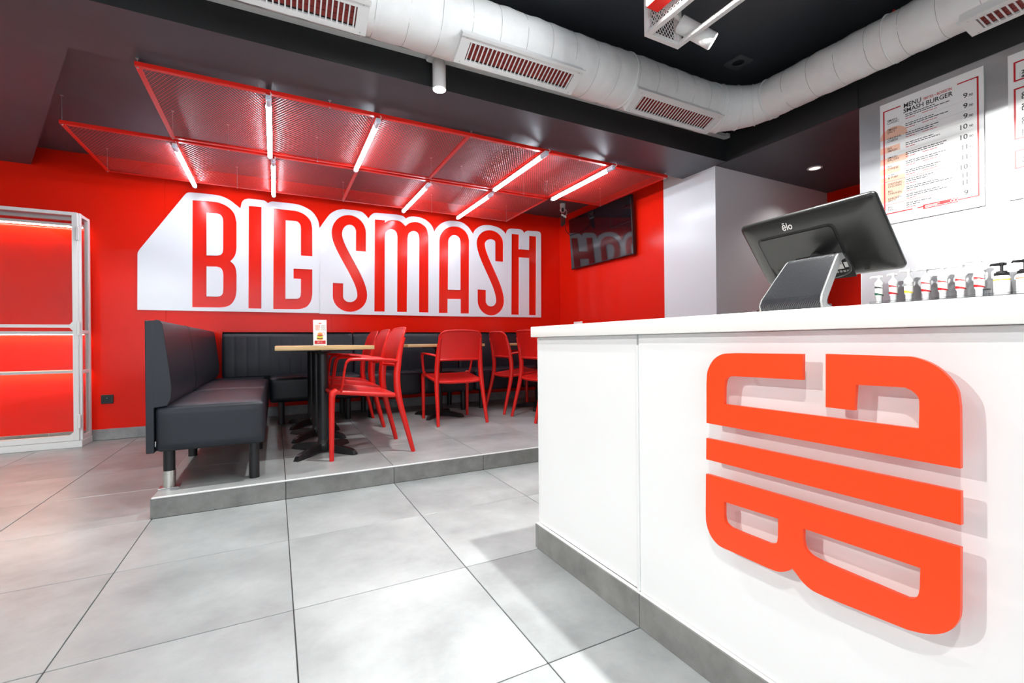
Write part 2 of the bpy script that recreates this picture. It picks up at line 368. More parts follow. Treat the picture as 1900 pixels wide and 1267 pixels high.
WALL_LETTERS = {
 'B': [[(-1690,12390),(-1580,22970),(0,23050),(118,23043),(236,23040),(354,23037),(473,23030),(591,23016),(710,22990),(832,22954),(957,22910),(1082,22859),(1205,22801),(1322,22734),(1430,22660),(1531,22578),(1627,22488),(1717,22390),(1801,22284),(1875,22171),(1940,22050),(1991,21918),(2030,21774),(2059,21622),(2085,21467),(2110,21312),(2140,21160),(2120,18590),(2108,18486),(2097,18381),(2087,18275),(2075,18171),(2060,18072),(2040,17980),(2016,17895),(1988,17816),(1957,17741),(1924,17669),(1888,17599),(1850,17530),(1809,17463),(1763,17398),(1716,17336),(1667,17274),(1618,17213),(1570,17150),(1618,17103),(1667,17058),(1716,17012),(1764,16966),(1809,16915),(1850,16860),(1887,16802),(1921,16742),(1953,16679),(1982,16610),(2008,16535),(2030,16450),(2048,16353),(2061,16246),(2072,16131),(2081,16013),(2090,15895),(2100,15780),(2080,14190),(2064,14067),(2051,13943),(2038,13818),(2022,13695),(2000,13575),(1970,13460),(1930,13347),(1884,13234),(1832,13124),(1775,13020),(1714,12925),(1650,12840),(1583,12767),(1511,12703),(1436,12648),(1357,12599),(1275,12557),(1190,12520),(1101,12491),(1008,12470),(912,12456),(814,12445),(716,12434),(620,12420)],
  [(-430,21850),(450,21900),(501,21884),(554,21870),(608,21856),(659,21839),(707,21818),(750,21790),(789,21755),(824,21714),(856,21669),(885,21620),(909,21567),(930,21510),(945,21448),(954,21380),(959,21309),(962,21235),(965,21162),(970,21090),(950,18370),(943,18309),(938,18246),(933,18184),(926,18123),(916,18064),(900,18010),(879,17959),(854,17910),(826,17864),(794,17822),(759,17783),(720,17750),(676,17723),(626,17702),(573,17686),(518,17671),(463,17657),(410,17640),(-460,17600)],
  [(-470,16490),(400,16520),(453,16506),(508,16494),(563,16482),(616,16467),(666,16448),(710,16420),(749,16384),(784,16342),(816,16295),(844,16243),(869,16188),(890,16130),(906,16068),(916,16000),(923,15928),(928,15855),(933,15782),(940,15710),(920,14270),(913,14196),(909,14120),(904,14044),(897,13970),(886,13901),(870,13840),(848,13786),(821,13737),(791,13694),(757,13655),(720,13620),(680,13590),(636,13566),(588,13548),(537,13535),(484,13524),(431,13513),(380,13500),(-500,13500)]],
 'I': [[(3130,12390),(3250,23020),(4410,23040),(4300,12390)]],
 'G': [[(5400,12380),(5540,23040),(7050,23030),(7177,23030),(7303,23034),(7430,23038),(7557,23037),(7683,23030),(7810,23010),(7939,22980),(8072,22941),(8204,22896),(8334,22842),(8457,22780),(8570,22710),(8676,22630),(8777,22541),(8872,22444),(8959,22340),(9035,22232),(9100,22120),(9149,22003),(9183,21879),(9208,21751),(9227,21620),(9246,21489),(9270,21360),(9260,18250),(8120,18240),(8140,21110),(8134,21187),(8132,21265),(8130,21343),(8124,21420),(8112,21493),(8090,21560),(8058,21624),(8018,21687),(7971,21746),(7919,21799),(7862,21844),(7800,21880),(7732,21903),(7657,21914),(7576,21918),(7493,21917),(7410,21917),(7330,21920),(6670,21900),(6570,13490),(7370,13520),(7440,13524),(7513,13526),(7586,13528),(7656,13532),(7722,13542),(7780,13560),(7832,13586),(7879,13617),(7922,13654),(7960,13697),(7992,13746),(8020,13800),(8040,13863),(8053,13934),(8061,14012),(8067,14092),(8072,14173),(8080,14250),(8090,15710),(7370,15700),(7380,16780),(9240,16810),(9220,14100),(9199,13979),(9181,13856),(9164,13732),(9143,13611),(9116,13493),(9080,13380),(9035,13269),(8983,13160),(8925,13053),(8861,12953),(8793,12861),(8720,12780),(8641,12711),(8555,12653),(8464,12602),(8370,12560),(8275,12523),(8180,12490),(8085,12465),(7987,12448),(7888,12437),(7789,12429),(7689,12421),(7590,12410)]],
 'S': [[(13840,19238),(13870,21411),(13855,21568),(13811,21717),(13741,21849),(13651,21959),(13545,22044),(13428,22101),(13303,22131),(13170,22133),(13032,22103),(12891,22040),(12752,21941),(12625,21806),(12515,21637),(12431,21441),(12378,21226),(12360,21004),(12383,20753),(12454,20449),(12572,20099),(12732,19713),(12926,19299),(13146,18864),(13385,18411),(13635,17947),(13887,17475),(14133,16998),(14367,16521),(14579,16044),(14762,15571),(14907,15101),(15004,14633),(15040,14174),(15005,13803),(14900,13449),(14730,13122),(14502,12834),(14224,12595),(13906,12412),(13562,12293),(13202,12241),(12840,12258),(12490,12343),(12164,12495),(11876,12707),(11637,12972),(11459,13279),(11348,13617),(11310,13968),(11330,15447),(12430,15433),(12410,13972),(12423,13849),(12462,13731),(12526,13621),(12614,13523),(12725,13442),(12854,13381),(12997,13346),(13148,13339),(13302,13362),(13450,13413),(13587,13492),(13708,13596),(13807,13720),(13880,13861),(13925,14013),(13940,14166),(13916,14475),(13843,14824),(13723,15208),(13564,15621),(13370,16055),(13151,16504),(12913,16963),(12665,17428),(12415,17894),(12169,18358),(11937,18817),(11726,19269),(11543,19712),(11396,20146),(11297,20575),(11260,20996),(11292,21401),(11388,21790),(11545,22155),(11760,22485),(12028,22768),(12341,22993),(12689,23149),(13060,23227),(13436,23223),(13800,23137),(14135,22973),(14424,22742),(14659,22456),(14830,22130),(14935,21777),(14970,21409),(14940,19222)]],
 'M': [[(15820,12340),(15990,23040),(17150,23090),(17140,22810),(17209,22858),(17274,22909),(17339,22959),(17407,23007),(17483,23051),(17570,23090),(17669,23124),(17779,23156),(17896,23184),(18017,23206),(18140,23222),(18260,23230),(18381,23232),(18506,23228),(18631,23218),(18756,23200),(18876,23171),(18990,23130),(19096,23073),(19197,23001),(19294,22918),(19389,22830),(19483,22743),(19580,22660),(19656,22731),(19728,22804),(19800,22877),(19876,22947),(19961,23013),(20060,23070),(20176,23122),(20306,23171),(20445,23216),(20587,23252),(20728,23278),(20860,23290),(20986,23289),(21111,23276),(21234,23253),(21354,23220),(21470,23179),(21580,23130),(21687,23075),(21793,23013),(21894,22943),(21989,22862),(22075,22769),(22150,22660),(22210,22532),(22257,22384),(22295,22224),(22329,22057),(22362,21890),(22400,21730),(22300,12350),(21110,12350),(21240,21300),(21223,21393),(21209,21490),(21194,21588),(21177,21681),(21156,21766),(21130,21840),(21098,21902),(21061,21955),(21021,22000),(20977,22039),(20930,22071),(20880,22100),(20826,22124),(20768,22142),(20706,22154),(20643,22161),(20581,22163),(20520,22160),(20460,22151),(20399,22136),(20338,22116),(20279,22091),(20222,22063),(20170,22030),(20121,21995),(20074,21956),(20031,21914),(19990,21866),(19953,21812),(19920,21750),(19892,21678),(19870,21597),(19852,21509),(19835,21419),(19818,21328),(19800,21240),(19630,12360),(18460,12350),(18580,21280),(18567,21359),(18556,21440),(18544,21521),(18531,21600),(18514,21674),(18490,21740),(18461,21799),(18427,21853),(18390,21902),(18348,21947),(18302,21986),(18250,22020),(18191,22050),(18126,22077),(18055,22099),(17982,22114),(17910,22122),(17840,22120),(17771,22108),(17700,22086),(17630,22057),(17562,22021),(17498,21982),(17440,21940),(17388,21895),(17339,21846),(17295,21793),(17255,21736),(17220,21675),(17190,21610),(17167,21540),(17151,21464),(17139,21384),(17130,21302),(17121,21220),(17110,21140),(17010,12350)]],
 'A': [[(23620,12320),(23780,21290),(23799,21401),(23814,21511),(23828,21621),(23847,21732),(23876,21845),(23920,21960),(23979,22082),(24050,22210),(24131,22340),(24220,22467),(24313,22585),(24410,22690),(24513,22782),(24623,22866),(24739,22941),(24858,23009),(24976,23068),(25090,23120),(25200,23163),(25309,23198),(25416,23224),(25525,23244),(25636,23259),(25750,23270),(25869,23278),(25992,23283),(26118,23282),(26243,23275),(26368,23258),(26490,23230),(26612,23190),(26737,23138),(26861,23077),(26980,23009),(27091,22936),(27190,22860),(27278,22780),(27358,22694),(27429,22602),(27493,22507),(27550,22410),(27600,22310),(27640,22207),(27669,22101),(27691,21991),(27710,21880),(27728,21769),(27750,21660),(27630,12330),(26490,12320),(26510,14140),(24780,14100),(24760,12340)],
  [(24840,15260),(24940,21240),(24953,21309),(24963,21379),(24973,21448),(24986,21517),(25004,21585),(25030,21650),(25065,21715),(25106,21781),(25152,21845),(25202,21906),(25255,21962),(25310,22010),(25367,22052),(25427,22089),(25491,22121),(25556,22147),(25623,22167),(25690,22180),(25760,22186),(25834,22185),(25909,22178),(25983,22165),(26054,22145),(26120,22120),(26182,22088),(26242,22048),(26299,22002),(26352,21952),(26400,21897),(26440,21840),(26472,21778),(26495,21710),(26513,21639),(26527,21565),(26542,21492),(26560,21420),(26490,15300)]],
 'S2': [[(31415,19297),(31445,21791),(31440,21830),(31420,21878),(31377,21936),(31305,21999),(31203,22058),(31073,22103),(30922,22128),(30760,22127),(30596,22100),(30439,22047),(30298,21971),(30179,21877),(30088,21773),(30024,21663),(29987,21551),(29975,21445),(29998,21170),(30071,20841),(30190,20463),(30351,20048),(30547,19604),(30770,19136),(31010,18650),(31262,18152),(31515,17646),(31764,17134),(31999,16622),(32212,16111),(32396,15604),(32542,15101),(32639,14603),(32675,14114),(32639,13731),(32531,13366),(32356,13028),(32120,12731),(31832,12484),(31502,12298),(31143,12180),(30768,12135),(30392,12164),(30030,12267),(29696,12439),(29402,12673),(29161,12960),(28982,13290),(28872,13647),(28835,14018),(28855,15468),(30045,15452),(30025,14022),(30039,13883),(30079,13751),(30145,13630),(30234,13524),(30342,13438),(30466,13374),(30601,13336),(30742,13325),(30884,13342),(31022,13387),(31150,13459),(31263,13556),(31357,13674),(31427,13810),(31470,13957),(31485,14106),(31460,14442),(31386,14819),(31265,15234),(31104,15678),(30909,16144),(30688,16626),(30448,17119),(30198,17618),(29946,18118),(29699,18616),(29465,19108),(29252,19593),(29068,20067),(28921,20532),(28822,20989),(28785,21435),(28824,21804),(28938,22150),(29121,22466),(29360,22740),(29645,22966),(29964,23138),(30306,23254),(30660,23313),(31017,23314),(31365,23256),(31695,23141),(31995,22969),(32255,22740),(32458,22460),(32589,22137),(32635,21789),(32605,19283)]],
 'H': [[(33720,12310),(33880,23150),(35030,23160),(34990,21180),(36550,21200),(36590,23150),(37730,23150),(37560,12300),(36450,12300),(36540,20090),(35000,20070),(34890,12310)]],
}
SIGN_PANELS = [
 [(9940,12030),(-5980,12030),(-5930,17230),(-5924,17271),(-5920,17311),(-5916,17352),(-5911,17393),(-5902,17435),(-5890,17480),(-5872,17527),(-5851,17576),(-5826,17627),(-5800,17678),(-5774,17729),(-5750,17780),(-2310,23240),(-2277,23288),(-2245,23338),(-2212,23388),(-2180,23436),(-2146,23480),(-2110,23520),(-2073,23555),(-2035,23587),(-1996,23615),(-1955,23640),(-1913,23662),(-1870,23680),(-1825,23694),(-1777,23702),(-1728,23707),(-1679,23711),(-1629,23715),(-1580,23720),(110,23750),(228,23743),(346,23739),(464,23734),(583,23727),(701,23713),(820,23690),(941,23657),(1063,23617),(1186,23571),(1307,23519),(1426,23461),(1540,23400),(1652,23330),(1764,23250),(1874,23164),(1978,23079),(2074,22999),(2160,22930),(2233,22872),(2294,22823),(2348,22778),(2397,22736),(2447,22694),(2500,22650),(2550,22920),(2564,22984),(2576,23050),(2588,23115),(2601,23179),(2618,23241),(2640,23300),(2666,23356),(2695,23411),(2727,23464),(2763,23513),(2804,23559),(2850,23600),(2903,23635),(2964,23664),(3029,23689),(3097,23712),(3165,23735),(3230,23760),(4310,23770),(4366,23768),(4424,23766),(4482,23765),(4538,23763),(4591,23758),(4640,23750),(4684,23738),(4724,23724),(4762,23707),(4797,23689),(4829,23669),(4860,23650),(4888,23630),(4913,23609),(4935,23587),(4956,23564),(4978,23542),(5000,23520),(5031,23544),(5062,23569),(5093,23593),(5124,23617),(5156,23640),(5190,23660),(5225,23679),(5260,23697),(5296,23713),(5334,23728),(5375,23740),(5420,23750),(5469,23756),(5523,23759),(5579,23760),(5636,23760),(5694,23759),(5750,23760),(7520,23780),(7644,23762),(7766,23749),(7888,23736),(8013,23719),(8142,23691),(8280,23650),(8431,23596),(8596,23533),(8765,23460),(8932,23377),(9090,23284),(9230,23180),(9355,23061),(9471,22928),(9578,22784),(9673,22633),(9758,22481),(9830,22330),(9885,22180),(9924,22026),(9951,21870),(9972,21713),(9993,21556),(10020,21400)],
 [(23030,11930),(9910,11970),(10000,21390),(10420,22090),(10533,22259),(10646,22434),(10759,22609),(10873,22777),(10986,22933),(11100,23070),(11214,23187),(11329,23288),(11444,23377),(11560,23455),(11675,23525),(11790,23590),(11905,23645),(12020,23688),(12135,23723),(12250,23754),(12365,23785),(12480,23820),(13890,23840),(14001,23826),(14115,23815),(14229,23804),(14340,23790),(14444,23769),(14540,23740),(14626,23700),(14705,23650),(14777,23595),(14845,23536),(14909,23477),(14970,23420),(15026,23364),(15077,23308),(15124,23251),(15169,23194),(15213,23137),(15260,23080),(15480,23430),(15542,23486),(15603,23545),(15665,23604),(15727,23660),(15788,23710),(15850,23750),(15912,23778),(15973,23797),(16035,23809),(16097,23819),(16158,23828),(16220,23840),(18500,23910),(18607,23902),(18719,23896),(18831,23889),(18939,23882),(19036,23872),(19120,23860),(19187,23845),(19241,23827),(19285,23808),(19324,23786),(19361,23764),(19400,23740),(19440,23715),(19478,23687),(19514,23658),(19549,23629),(19584,23599),(19620,23570),(19678,23610),(19733,23651),(19788,23692),(19845,23731),(19908,23768),(19980,23800),(20059,23828),(20143,23853),(20232,23876),(20327,23894),(20430,23909),(20540,23920),(20661,23928),(20791,23933),(20929,23935),(21071,23931),(21212,23920),(21350,23900),(21487,23872),(21626,23837),(21765,23794),(21902,23744),(22034,23686),(22160,23620),(22281,23544),(22400,23457),(22515,23362),(22623,23262),(22722,23157),(22810,23050),(22884,22939),(22944,22821),(22995,22699),(23042,22576),(23089,22452),(23140,22330)],
 [(38350,11990),(23030,11930),(23140,22330),(23178,22405),(23210,22477),(23243,22549),(23281,22624),(23328,22703),(23390,22790),(23467,22888),(23555,22995),(23652,23107),(23759,23219),(23871,23325),(23990,23420),(24117,23506),(24254,23587),(24398,23662),(24546,23730),(24694,23790),(24840,23840),(24982,23880),(25122,23909),(25262,23931),(25406,23945),(25554,23954),(25710,23960),(25877,23964),(26053,23966),(26234,23963),(26416,23951),(26593,23928),(26760,23890),(26919,23836),(27074,23770),(27224,23692),(27369,23603),(27508,23506),(27640,23400),(27763,23282),(27876,23151),(27984,23011),(28088,22866),(28193,22720),(28300,22580),(28350,22679),(28395,22779),(28439,22878),(28490,22977),(28551,23075),(28630,23170),(28726,23266),(28836,23365),(28957,23462),(29087,23554),(29226,23638),(29370,23710),(29520,23772),(29678,23826),(29844,23871),(30017,23908),(30199,23934),(30390,23950),(30598,23954),(30825,23946),(31060,23928),(31293,23902),(31513,23869),(31710,23830),(31884,23784),(32045,23729),(32192,23668),(32329,23601),(32454,23531),(32570,23460),(32672,23386),(32758,23308),(32834,23227),(32904,23144),(32974,23061),(33050,22980),(33067,23047),(33081,23116),(33096,23184),(33113,23251),(33134,23317),(33160,23380),(33191,23443),(33226,23506),(33264,23567),(33307,23624),(33356,23676),(33410,23720),(33472,23754),(33543,23779),(33618,23798),(33696,23814),(33774,23831),(33850,23850),(35040,23900),(35109,23888),(35179,23877),(35250,23867),(35319,23855),(35383,23840),(35440,23820),(35491,23795),(35536,23766),(35578,23734),(35615,23700),(35649,23665),(35680,23630),(35707,23594),(35729,23556),(35748,23518),(35764,23478),(35781,23439),(35800,23400),(36010,23670),(36066,23695),(36121,23721),(36176,23747),(36231,23772),(36289,23794),(36350,23810),(36414,23820),(36481,23826),(36551,23827),(36621,23828),(36691,23828),(36760,23830),(37900,23890),(37966,23880),(38035,23871),(38104,23862),(38170,23851),(38230,23838),(38280,23820),(38320,23797),(38351,23771),(38376,23742),(38397,23711),(38414,23676),(38430,23640),(38443,23600),(38451,23557),(38457,23511),(38461,23463),(38465,23416),(38470,23370)]]
COUNTER_LETTERS = {
 'G': [[(-8770,6620),(-8780,7590),(-8784,7629),(-8787,7668),(-8789,7708),(-8792,7748),(-8795,7787),(-8801,7825),(-8809,7863),(-8820,7900),(-8834,7937),(-8851,7973),(-8871,8010),(-8892,8046),(-8915,8080),(-8939,8113),(-8964,8143),(-8990,8170),(-9017,8194),(-9045,8217),(-9074,8237),(-9104,8255),(-9136,8271),(-9169,8286),(-9204,8299),(-9240,8310),(-9278,8319),(-9319,8325),(-9361,8329),(-9404,8332),(-9449,8334),(-9493,8335),(-9537,8337),(-9580,8340),(-11090,8350),(-11080,7830),(-9550,7810),(-9528,7807),(-9505,7804),(-9482,7801),(-9459,7799),(-9436,7796),(-9415,7792),(-9396,7787),(-9380,7780),(-9366,7772),(-9355,7763),(-9345,7753),(-9336,7742),(-9329,7731),(-9322,7718),(-9316,7705),(-9310,7690),(-9304,7674),(-9300,7657),(-9296,7638),(-9293,7619),(-9289,7599),(-9287,7579),(-9283,7559),(-9280,7540),(-9270,7140),(-12940,7160),(-12950,7550),(-12949,7564),(-12949,7578),(-12949,7592),(-12949,7606),(-12948,7619),(-12947,7633),(-12944,7647),(-12940,7660),(-12934,7673),(-12928,7687),(-12920,7700),(-12911,7713),(-12902,7726),(-12892,7738),(-12881,7749),(-12870,7760),(-12858,7769),(-12845,7778),(-12832,7785),(-12818,7792),(-12803,7799),(-12788,7806),(-12774,7813),(-12760,7820),(-12650,7820),(-12030,7810),(-12000,7340),(-11510,7340),(-11520,8360),(-12650,8340),(-12679,8339),(-12707,8340),(-12735,8341),(-12764,8341),(-12792,8341),(-12821,8340),(-12850,8336),(-12880,8330),(-12911,8322),(-12943,8311),(-12975,8299),(-13008,8286),(-13040,8271),(-13072,8255),(-13102,8238),(-13130,8220),(-13156,8201),(-13182,8181),(-13206,8159),(-13229,8136),(-13251,8113),(-13272,8089),(-13291,8064),(-13310,8040),(-13328,8015),(-13344,7991),(-13360,7965),(-13374,7939),(-13388,7913),(-13400,7886),(-13411,7858),(-13420,7830),(-13428,7801),(-13433,7770),(-13437,7739),(-13440,7708),(-13442,7676),(-13444,7643),(-13447,7612),(-13450,7580),(-13450,6630)]],
 'I': [[(-8760,6250),(-13450,6280),(-13450,5760),(-8750,5730)]],
 'B': [[(-8740,5370),(-13440,5410),(-13430,4460),(-13428,4438),(-13427,4415),(-13426,4393),(-13424,4371),(-13423,4349),(-13420,4326),(-13416,4303),(-13410,4280),(-13403,4256),(-13394,4230),(-13384,4204),(-13373,4178),(-13361,4152),(-13348,4127),(-13335,4103),(-13320,4080),(-13304,4059),(-13288,4038),(-13270,4018),(-13251,3999),(-13232,3980),(-13212,3963),(-13191,3946),(-13170,3930),(-13148,3915),(-13126,3901),(-13103,3887),(-13079,3874),(-13055,3862),(-13031,3851),(-13005,3840),(-12980,3830),(-12954,3821),(-12927,3812),(-12900,3805),(-12872,3798),(-12844,3791),(-12816,3784),(-12788,3777),(-12760,3770),(-11450,3690),(-11421,3691),(-11391,3691),(-11362,3691),(-11332,3691),(-11303,3691),(-11274,3693),(-11246,3695),(-11220,3700),(-11195,3706),(-11170,3714),(-11146,3724),(-11123,3734),(-11101,3745),(-11080,3756),(-11059,3768),(-11040,3780),(-11022,3793),(-11005,3806),(-10989,3821),(-10974,3836),(-10960,3850),(-10946,3865),(-10933,3878),(-10920,3890),(-10907,3901),(-10895,3910),(-10884,3919),(-10873,3928),(-10862,3936),(-10852,3943),(-10841,3952),(-10830,3960),(-10823,3951),(-10816,3943),(-10810,3934),(-10804,3926),(-10797,3917),(-10789,3908),(-10780,3899),(-10770,3890),(-10758,3880),(-10744,3870),(-10730,3859),(-10714,3849),(-10698,3838),(-10682,3828),(-10666,3819),(-10650,3810),(-10635,3802),(-10620,3795),(-10605,3788),(-10591,3781),(-10575,3775),(-10558,3770),(-10540,3765),(-10520,3760),(-10498,3756),(-10473,3753),(-10447,3750),(-10420,3748),(-10392,3746),(-10364,3744),(-10337,3742),(-10310,3740),(-9430,3740),(-9387,3740),(-9342,3739),(-9298,3738),(-9253,3736),(-9209,3736),(-9167,3738),(-9127,3742),(-9090,3750),(-9055,3761),(-9022,3775),(-8991,3792),(-8961,3810),(-8933,3830),(-8907,3852),(-8883,3876),(-8860,3900),(-8839,3926),(-8820,3955),(-8803,3986),(-8787,4018),(-8773,4051),(-8760,4084),(-8749,4118),(-8740,4150),(-8733,4182),(-8728,4214),(-8725,4247),(-8724,4279),(-8723,4312),(-8723,4345),(-8722,4377),(-8720,4410)],
  [(-9240,4840),(-10550,4880),(-10540,4490),(-10538,4476),(-10536,4461),(-10534,4447),(-10532,4432),(-10530,4418),(-10528,4404),(-10524,4391),(-10520,4380),(-10515,4370),(-10509,4361),(-10503,4353),(-10496,4346),(-10489,4339),(-10480,4332),(-10471,4326),(-10460,4320),(-10448,4314),(-10434,4309),(-10419,4304),(-10404,4299),(-10388,4294),(-10371,4290),(-10355,4285),(-10340,4280),(-9530,4280),(-9510,4282),(-9489,4284),(-9467,4285),(-9446,4287),(-9426,4289),(-9406,4291),(-9387,4295),(-9370,4300),(-9354,4306),(-9339,4312),(-9325,4320),(-9312,4328),(-9300,4336),(-9289,4346),(-9279,4358),(-9270,4370),(-9263,4384),(-9258,4400),(-9254,4417),(-9251,4436),(-9248,4454),(-9246,4473),(-9243,4492),(-9240,4510)],
  [(-11060,4860),(-12940,4880),(-12930,4550),(-12928,4535),(-12926,4519),(-12924,4503),(-12922,4488),(-12920,4472),(-12917,4457),(-12914,4443),(-12910,4430),(-12906,4418),(-12901,4406),(-12896,4396),(-12890,4386),(-12884,4376),(-12877,4367),(-12869,4358),(-12860,4350),(-12850,4342),(-12839,4335),(-12826,4329),(-12813,4323),(-12800,4317),(-12786,4312),(-12773,4306),(-12760,4300),(-11420,4340),(-11394,4343),(-11368,4346),(-11341,4349),(-11315,4351),(-11289,4354),(-11264,4358),(-11241,4363),(-11220,4370),(-11201,4378),(-11183,4386),(-11166,4396),(-11150,4406),(-11136,4418),(-11123,4430),(-11111,4445),(-11100,4460),(-11091,4477),(-11084,4497),(-11079,4518),(-11075,4540),(-11071,4563),(-11068,4586),(-11064,4608),(-11060,4630)]],
}

# ---------------------------------------------------------------- setting: floor, platform, walls, ceilings
PZ = 0.105                                     # height of the seating platform
T = 0.6
def tile_mesh(name, w, d, h, m, bev=0.0012):
    return MB().box(-w / 2, w / 2, -d / 2, d / 2, -h, 0, m, bev).mesh(name, smooth=False)
floor = struct(MB().box(-3.1, 6.1, -4.3, 3.95, -0.08, -0.0035, M['grout']).build('floor', smooth=False), 'pale grey concrete-look tiled floor of the room', 'floor')
full = tile_mesh('tile', T - 0.0035, T - 0.0035, 0.012, M['tile'])
cut_cache = {}
def put_tile(x0, x1, y0, y1, z, parent, m, full_mesh=None, h=0.012):
    w, d = x1 - x0, y1 - y0
    if w < 0.02 or d < 0.02: return
    if full_mesh and abs(w - T) < 1e-4 and abs(d - T) < 1e-4: me = full_mesh
    else:
        k = (round(w, 4), round(d, 4), h, m.name)
        if k not in cut_cache: cut_cache[k] = tile_mesh('tile', w - 0.0035, d - 0.0035, h, m)
        me = cut_cache[k]
    o = bpy.data.objects.new('tile', me); C.objects.link(o); o.parent = parent
    o.location = ((x0 + x1) / 2, (y0 + y1) / 2, z)
for i in range(-5, 8):
    for j in range(-7, 7):
        x0, x1, y0, y1 = i * T, (i + 1) * T, j * T, (j + 1) * T
        x0, x1 = max(x0, -3.0), min(x1, 4.14); y0, y1 = max(y0, -4.2), min(y1, 3.81)
        if x0 >= -1e-6 and y0 >= 1.19: continue          # under the platform
        if x1 > x0 and y1 > y0: put_tile(x0, x1, y0, y1, 0.0, floor, M['tile'], full)
platform = struct(MB().box(0.004, 4.15, 1.206, 3.82, -0.003, PZ - 0.012, M['grout']).build('platform', smooth=False), 'low tiled platform under the booth seats and tables', 'platform')
for i in range(0, 7):
    for j in range(2, 7):
        x0, x1, y0, y1 = i * T, min((i + 1) * T, 4.15), j * T, min((j + 1) * T, 3.81)
        put_tile(x0, x1, y0 + (0.012 if j == 2 else 0), y1, PZ, platform, M['tile'], full)
# riser of the step: upright tiles and a pale metal edge trim
rm = {}
for i in range(0, 7):
    x0, x1 = i * T, min((i + 1) * T, 4.15)
    k = round(x1 - x0, 3)
    if k not in rm: rm[k] = MB().box(-(x1 - x0) / 2 + 0.0015, (x1 - x0) / 2 - 0.0015, 0, 0.010, 0.001, PZ - 0.006, M['riser'], 0.001).mesh('riser_tile', smooth=False)
    o = bpy.data.objects.new('riser_tile', rm[k]); C.objects.link(o); o.parent = platform; o.location = ((x0 + x1) / 2, 1.199, 0)
sm_ = MB().box(0, 0.010, -T / 2 + 0.0015, T / 2 - 0.0015, 0.001, PZ - 0.006, M['riser'], 0.001).mesh('riser_tile', smooth=False)
for j in range(2, 6):
    o = bpy.data.objects.new('riser_tile', sm_); C.objects.link(o); o.parent = platform; o.location = (-0.006, 1.5 + (j - 2) * T, 0)
struct(MB().box(0.0, 4.15, 1.196, 1.2105, PZ - 0.0055, PZ + 0.0005, M['fixture_white'], 0.0008).build('trim_1', smooth=False), 'thin pale metal trim along the front edge of the step', 'trim')

# back wall: red lacquered panels on a backing, with seams
wall_back = struct(MB().box(-3.05, 4.2, 3.833, 3.95, 0, 2.95, M['hole_black']).build('wall_back', smooth=False), 'bright red panelled wall behind the booth seats', 'wall')
seams = [-3.0, -1.878, -0.382, 1.114, 2.611, 4.155]
for a, b in zip(seams, seams[1:]):
    MB().box(a + 0.0003, b - 0.0003, 3.827, 3.8335, 0.02, 2.62, M['red_wall'], 0.0006).build('wall_panel', wall_back, smooth=False)
bb = struct(MB().box(-3.0, -0.012, 3.8185, 3.828, 0.0, 0.099, M['light_grout']).build('baseboard_back', smooth=False), 'grey tile skirting along the foot of the red wall', 'skirting')
xs = [-3.0, -2.42, -1.82, -1.225, -0.62, -0.01]
for a, b in zip(xs, xs[1:]): MB().box(a + 0.0015, b - 0.0015, 3.815, 3.8245, 0.001, 0.1, M['tile_dark'], 0.001).build('tile', bb, smooth=False)
bp_ = struct(MB().box(0.0, 4.15, 3.8185, 3.828, PZ, PZ + 0.099, M['light_grout']).build('baseboard_back', smooth=False), 'grey tile skirting under the booth on the platform', 'skirting')
for k in range(7):
    a, b = k * T, min((k + 1) * T, 4.15)
    MB().box(a + 0.0015, b - 0.0015, 3.815, 3.8245, PZ + 0.001, PZ + 0.1, M['tile_dark'], 0.001).build('tile', bp_, smooth=False)
# right wall of the seating corner: red, then white cladding, ending in the corner of the kitchen passage
wall_right = struct(MB().box(4.162, 4.30, 1.23, 3.95, 0, 2.95, M['hole_black']).build('wall_right', smooth=False), 'red wall with the television at the end of the booth', 'wall')
MB().box(4.155, 4.163, 1.853, 3.827, 0.02, 2.62, M['red_wall'], 0.0006).build('wall_panel', wall_right, smooth=False)
part_label(MB().box(4.150, 4.163, 1.219, 1.850, 0.02, 2.62, M['gloss_white'], 0.001).build('wall_panel', wall_right, smooth=False), 'glossy white cladding panel')
wall_passage = struct(MB().box(4.163, 6.1, 1.2195, 1.30, 0, 2.95, M['gloss_white'], 0.001).build('wall_passage', smooth=False), 'glossy white wall of the passage behind the counter', 'wall')
struct(MB().box(5.94, 6.1, -1.0, 1.219, 0, 2.95, M['red_wall']).build('wall_side', smooth=False), 'red side wall at the end of the passage behind the counter', 'wall')
struct(MB().box(4.2, 6.1, -1.1, -1.0, 0, 2.95, M['white_paint']).build('wall_inner', smooth=False), 'white wall closing the kitchen passage', 'wall')
# partition behind the counter with brushed stainless sheets
wall_kitchen = struct(MB().box(4.180, 4.29, -4.2, 0.066, 0, 2.456, M['white_paint'], 0.001).build('wall_kitchen', smooth=False), 'partition behind the counter clad in brushed stainless steel', 'wall')
for a, b in ((-1.42, 0.058), (-2.92, -1.423), (-4.2, -2.923)):
    MB().box(4.170, 4.180, a, b, 0.02, 2.627, M['stainless'], 0.0008).build('wall_panel', wall_kitchen, smooth=False)
